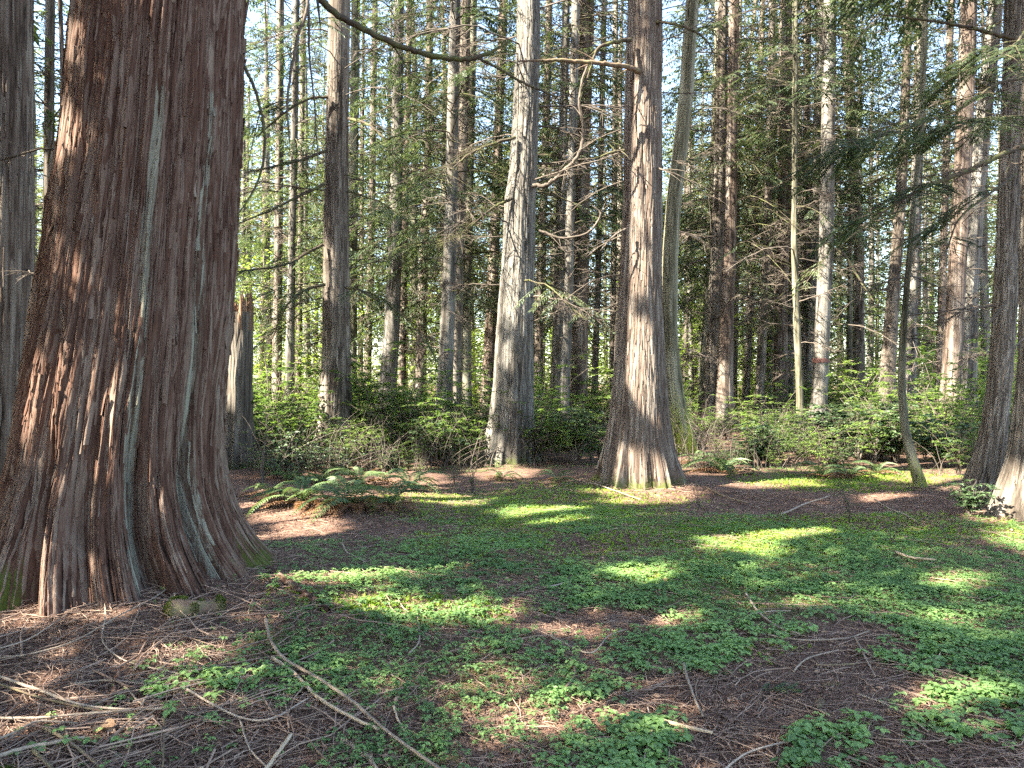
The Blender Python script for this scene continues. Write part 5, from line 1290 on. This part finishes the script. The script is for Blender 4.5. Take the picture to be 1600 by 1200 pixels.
ST = [
    ([(415, 978), (422, 1003), (445, 1028), (490, 1052), (545, 1085), (600, 1125), (660, 1165), (714, 1203)], 7.5, 'stick', "long pale peeled stick curving up at its tip"),
    ([(0, 1053), (60, 1070), (120, 1090), (200, 1098), (262, 1099)], 6, 'stick', "straight tan stick, uppermost of the pile in the near corner"),
    ([(0, 1062), (70, 1082), (150, 1098), (225, 1104)], 5, 'stick_dark', "brown stick lying just under the uppermost tan one"),
    ([(-10, 1108), (60, 1109), (130, 1104), (190, 1100), (245, 1096)], 6, 'stick', "tan stick crossing the pile nearly level"),
    ([(-10, 1142), (30, 1126), (60, 1114), (120, 1118)], 6, 'stick', "short tan stick bent at its middle in the corner pile"),
    ([(-10, 1164), (40, 1150), (90, 1143), (133, 1138)], 9, 'stick', "thick pale stick with a clean cut end"),
    ([(68, 1122), (120, 1150), (160, 1180), (205, 1206)], 7, 'stick_dark', "brown stick slanting down under the clean-cut one"),
    ([(50, 1152), (80, 1176), (108, 1208)], 8, 'stick_dark', "short grey-brown stick at the bottom of the corner pile"),
    ([(130, 918), (158, 950), (165, 980), (160, 1010), (190, 1030), (240, 1040), (290, 1050)], 3, 'stick', "thin S-curved twig leaning near the massive cedar's foot"),
    ([(0, 1030), (55, 1025), (120, 1010), (190, 980), (240, 960), (276, 938)], 3.5, 'stick', "long thin bowed twig pointing at the mossy log"),
    ([(0, 1016), (50, 1003), (105, 975)], 3, 'stick', "thin twig close to the massive cedar's buttress"),
    ([(285, 1068), (320, 1085), (380, 1105), (430, 1103), (482, 1078)], 5, 'stick', "pale stick sagging like a bow between herbs"),
    ([(222, 1092), (243, 1058), (260, 1045)], 4, 'stick', "short upright-pointing pale twig"),
    ([(110, 1062), (180, 1058), (222, 1092)], 4, 'stick', "twig arching over to meet the short pale one"),
    ([(256, 1105), (255, 1150), (252, 1200)], 5, 'stick_dark', "reddish stick pointing straight at the viewer"),
    ([(375, 1106), (390, 1140), (420, 1170), (442, 1204)], 4, 'stick', "pale twig running down beside the rotten wood"),
    ([(455, 1125), (420, 1165), (388, 1198)], 9, 'rot', "rotten light-coloured stick beside the long peeled one"),
    ([(312, 1168), (350, 1188), (384, 1204)], 9, 'rot', "split yellowish stick at the picture's lower edge"),
    ([(425, 1020), (455, 1040), (500, 1080), (545, 1102), (592, 1119)], 8, 'rot', "broken decaying branch lying behind the long peeled stick"),
    ([(615, 1086), (622, 1104), (632, 1121)], 5, 'rot', "short pale peg of wood among leaves"),
    ([(1068, 1030), (1072, 1048), (1084, 1078), (1098, 1108)], 6, 'stick', "knobbly stick pointing away in the middle of the near floor"),
    ([(1022, 1106), (1065, 1124), (1112, 1136)], 9, 'rot', "thick tan stick lying below the knobbly one"),
    ([(1012, 1088), (1020, 1120), (1008, 1160), (1003, 1198)], 3.5, 'stick', "thin wavy twig running towards the viewer by the thick tan stick"),
    ([(1165, 925), (1185, 955), (1215, 980), (1250, 993)], 4.5, 'stick', "forked-looking twig curving across the green carpet"),
    ([(1170, 960), (1200, 955), (1235, 955)], 3.5, 'stick', "short twig crossing the forked-looking one"),
    ([(1240, 1045), (1263, 1026), (1310, 1016)], 3.5, 'stick', "whitish angled twig near the fir cones"),
    ([(1335, 998), (1352, 1028), (1368, 1056)], 4, 'stick', "short straight twig across the bare patch"),
    ([(1200, 992), (1260, 1002), (1320, 1000), (1358, 991)], 3.5, 'stick', "long level twig on the bare patch"),
    ([(1275, 1036), (1330, 1036), (1382, 1030)], 3.5, 'stick_dark', "second level twig just above the fir cones"),
    ([(1445, 1036), (1465, 1030), (1472, 1016)], 3.5, 'stick', "small hooked twig before the sunlit strip"),
    ([(884, 1062), (898, 1040), (890, 1020), (862, 1006)], 5.5, 'stick_dark', "curled brown stick among the herbs"),
    ([(572, 892), (650, 899), (745, 906)], 4, 'stick_dark', "long dark stick lying level past the massive cedar's root"),
    ([(850, 916), (872, 913), (893, 909)], 4, 'stick', "short pale stick in the clearing's middle"),
    ([(535, 855), (545, 872), (570, 888)], 3, 'stick', "small pale twig by the fern bank"),
    ([(1222, 795), (1255, 782), (1296, 770)], 3.5, 'stick', "pale stick in front of the dense shrubs"),
    ([(1365, 772), (1395, 795), (1432, 814)], 3, 'stick', "long thin twig pointing at the low leafy clump"),
    ([(1400, 864), (1425, 872), (1462, 876)], 6, 'rot', "pale chunk of branch on the green carpet"),
    ([(1105, 762), (1130, 772), (1168, 780)], 4.5, 'stick_dark', "dark fallen branch beyond the ridged cedar"),
    ([(920, 757), (950, 764), (1000, 778)], 2.2, 'stick', "pale stick at the foot of the ridged cedar"),
    ([(1500, 1098), (1540, 1125), (1600, 1150)], 5, 'stick_dark', "brown stick below the sunlit strip"),
    ([(1340, 1084), (1400, 1110), (1450, 1150)], 3, 'stick', "faint thin twig slanting past the fir cones"),
    ([(640, 1010), (655, 990), (652, 960)], 3, 'stick', "short twig standing among herbs near the massive cedar's shadow"),
    ([(1120, 1190), (1170, 1165), (1250, 1150)], 5, 'stick', "pale slanting stick at the lower edge past the thick tan one"),
    ([(700, 1196), (770, 1185), (850, 1192)], 5, 'stick', "pale stick beside the end of the long peeled one"),
    ([(860, 988), (920, 1010), (950, 985), (978, 975)], 3, 'stick', "curving twig in the shade between sunlit strips")]
for i, (p, w, m, l) in enumerate(ST):
    stick(p, w, m, l, seed=i)

def slab(pts, w, th, mat, label, name, cat, seed=0):
    """flat strip of bark or wood lying on the floor"""
    W = np.array([[(px - 800) / F * gy(py), gy(py), 0] for px, py in pts]); n = 26
    q = smooth_line(W, n); r = rs(seed)
    hw = w / 2 / F * W[:, 1].mean()
    d = nrm(np.gradient(q, axis=0)); s = np.stack([-d[:, 1], d[:, 0], 0 * d[:, 0]], -1)
    wr = hw * (.75 + .5 * vn(np.arange(n) * .5, seed, 0, 4)) * np.clip(np.minimum(np.arange(n) + .6, n - np.arange(n) - .4) / 2.2, .25, 1)
    g = gz(q[:, 0], q[:, 1]) + .012
    rows = []
    for f, z in ((-1, 0), (-.55, th), (0, th * 1.4), (.5, th * .9), (1, 0)):
        p = q + s * (f * wr)[:, None]; p[:, 2] = g + z + (r.random(n) - .5) * th * .5; rows.append(p)
    V = np.stack(rows, 1); o = q[0].copy(); o[2] = g[0]
    idx = np.arange(n * 5).reshape(n, 5)
    Fq = np.stack([idx[:-1, :-1], idx[1:, :-1], idx[1:, 1:], idx[:-1, 1:]], -1).reshape(-1, 4)
    B = np.stack([idx[:-1, 0], idx[:-1, 4], idx[1:, 4], idx[1:, 0]], -1)
    me = mesh_np(name, V.reshape(-1, 3) - o, [Fq, B], [M[mat]], {"tint": np.full(n * 5, .5), "h": r.random(n * 5), "moss": np.zeros(n * 5), "lich": np.zeros(n * 5)})
    link(name, me, label=label, cat=cat, group="bark and wood pieces", loc=o)
slab([(418, 905), (460, 930), (515, 962)], 16, .02, 'cedar', "long reddish bark strip sliding off the massive cedar's root", "bark_strip", "bark", 1)
slab([(186, 1042), (180, 1066), (170, 1092)], 14, .02, 'cedar', "dark bark flake pointing at the viewer", "bark_strip", "bark", 2)
slab([(455, 1008), (480, 1018), (510, 1022)], 12, .02, 'cedar', "short reddish bark piece beyond the long peeled stick", "bark_strip", "bark", 3)
slab([(534, 1124), (552, 1134), (576, 1150)], 13, .012, 'rot', "pale split wood chip beside the long peeled stick", "wood_chip", "wood chip", 4)
slab([(578, 1148), (584, 1160), (594, 1176)], 11, .012, 'rot', "smaller pale wood chip under the leaves", "wood_chip", "wood chip", 5)

# mossy log at the great cedar's foot
def mossy_log():
    W = np.array([[(px - 800) / F * gy(py), gy(py), 0] for px, py in [(258, 972), (305, 968), (350, 962)]])
    q = smooth_line(W, 30); o = q[0].copy(); o[2] = float(gz(o[0], o[1]))
    q[:, 2] = o[2] + .02; q -= o
    acc = Acc(); R = .062 * (1 + .25 * np.sin(np.linspace(0, 7, 30))) * np.clip(np.minimum(np.arange(30) + .3, 30 - np.arange(30) - .7) / 3, .15, 1) ** .5
    v, f = tubes(q[None], R[None], 24); acc.add(v, f, 0, .4)
    root = link("mossy_log", acc.mesh("mossy_log", [M['stick_dark']]), label="short mossy log lying against the massive cedar's foot", cat="log", loc=o)
    r = rs(9); n = 9000; i = r.integers(0, len(v), n); b = v[i] + (r.random((n, 3)) - .5) * .02; ax = q[np.minimum(i // 24, 29)]
    d = nrm(v[i] - ax); k = (d[:, 2] > -.2) & ((fbm(b[:, 0] * 9, b[:, 1] * 9, 0, 3) > .42)); b, d = b[k], d[k]
    acc = Acc(); vv, ff = leaves(b, d + (r.random((len(b), 3)) - .5), (r.random((len(b), 3)) - .5), .014, .006, 4); acc.add(vv, ff, 0, np.repeat(r.random(len(b)), 4))
    link("moss", acc.mesh("moss", [M['moss']], False), root)
mossy_log()
# moss cushions in the near corner
def cushion(px, py, rad, label, seed):
    Y = gy(py); x = (px - 800) / F * Y; r = rs(seed); g = float(gz(x, Y)); n = 5200
    a = r.random(n) * 6.283; q = np.sqrt(r.random(n)); w = 1 + .3 * np.sin(a * 3 + seed)
    X, Yv = np.cos(a) * q * rad * w, np.sin(a) * q * rad * .7 * w; Z = rad * .35 * np.sqrt(np.clip(1 - q ** 2, 0, 1))
    b = np.stack([X, Yv, Z], -1)
    acc = Acc(); v, f = leaves(b, np.stack([X / rad, Yv / rad, np.full(n, .5)], -1) + (r.random((n, 3)) - .5) * .9, r.random((n, 3)) - .5, .016, .006, 4)
    acc.add(v, f, 0, np.repeat(r.random(n), 4))
    link("moss_cushion", acc.mesh("moss_cushion", [M['moss']], False), label=label, cat="moss", group="moss cushions", loc=(x, Y, g))
cushion(12, 1172, .05, "round moss cushion beneath the clean-cut stick", 1)
# fir cones
def cone_proto():
    acc = Acc(); r = rs(5); L, R = .085, .02
    u = np.linspace(0, 1, 8); v, f = tubes(np.stack([u * L, 0 * u, 0 * u], -1)[None], (R * .55 * np.sin(np.pi * (u * .85 + .1)))[None], 8); acc.add(v, f, 0, .2)
    n = 110; i = np.arange(n); t = i / n; a = i * 2.39996; rr = R * .5 * np.sin(np.pi * (t * .85 + .1))
    b = np.stack([t * L, rr * np.cos(a), rr * np.sin(a)], -1); d = np.stack([np.full(n, .55), np.cos(a), np.sin(a)], -1); nn = np.stack([np.full(n, -1.0), np.cos(a) * .6, np.sin(a) * .6], -1)
    v, f = leaves(b, d, nn, .014, .013, 6); acc.add(v, f, 0, np.repeat(.2 + .6 * r.random(n), 6))
    return acc.mesh("fir_cone", [M['stick_dark']], False)
CN = cone_proto()
for px, py, rz, l in [(1297, 1064, .2, "brown fir cone lying level, farthest from the viewer of the cones"), (1288, 1099, .9, "fir cone just below the level one"), (1457, 1128, 2.2, "dark fir cone under the sunlit strip"), (1312, 1192, 2.8, "fir cone at the picture's lower edge")]:
    Y = gy(py); x = (px - 800) / F * Y
    link("fir_cone", CN, label=l, cat="fir cone", group="fir cones", loc=(x - .04, Y, float(gz(x, Y)) + .02), rot=(0, 0, rz), scale=(1.1, 1.1, 1.1))

# green fir sprig, dry leaf
def sprig():
    px, py = 1190, 1066; Y = gy(py); x = (px - 800) / F * Y; g = float(gz(x, Y))
    acc = Acc(); r = rs(8); tb = []
    main = np.array([[0, 0, .02], [.06, -.015, .03], [.12, -.03, .035], [.17, -.05, .03]])
    lines = [smooth_line(main, 10)] + [smooth_line(np.array([main[i], main[i] + [l * np.cos(a), l * np.sin(a), .01]]), 10) for i, a, l in ((1, .5, .08), (1, -1.0, .07), (2, .5, .07), (2, -.9, .07), (0, .7, .06))]
    v, f = tubes(np.stack(lines), np.full((6, 10), .0018), 4); acc.add(v, f, 1, .5)
    for q in lines:
        i = r.integers(0, 10, 110); b = q[i] + (r.random((110, 3)) - .5) * .006; d = nrm(q[-1] - q[0]) * .8 + (r.random((110, 3)) - .5) * 2
        vv, ff = leaves(b, d, r.random((110, 3)) - .5, .017, .0028, 4); acc.add(vv, ff, 0, np.repeat(.3 + .5 * r.random(110), 4))
    link("fir_sprig", acc.mesh("fir_sprig", [M['salal_leaf'], M['stick_dark']], False), label="blue-green fresh fir sprig lying on the bare litter", cat="fir sprig", loc=(x, Y, g))
sprig()
def dry_leaf():
    px, py = 165, 1122; Y = gy(py); x = (px - 800) / F * Y; g = float(gz(x, Y)); n = 16
    u, w = np.meshgrid(np.linspace(0, 1, n), np.linspace(-1, 1, 9), indexing='ij')
    hw = .032 * np.sin(np.pi * u) ** .6 * (1 + .3 * np.abs(np.sin(u * 12)))
    V = np.stack([u * .10 - .05, w * hw, .02 + .025 * np.abs(w) ** 1.5 + .012 * np.sin(u * 7 + w * 2)], -1).reshape(-1, 3)
    idx = np.arange(n * 9).reshape(n, 9); Fq = np.stack([idx[:-1, :-1], idx[1:, :-1], idx[1:, 1:], idx[:-1, 1:]], -1).reshape(-1, 4)
    link("dry_leaf", mesh_np("dry_leaf", V, [Fq], [M['torn']], {"tint": np.full(n * 9, .9)}), label="curled orange-brown dry leaf on the twigs", cat="leaf", loc=(x, Y, g), rot=(.2, -.2, .5), scale=(.9, .9, .9))
dry_leaf()
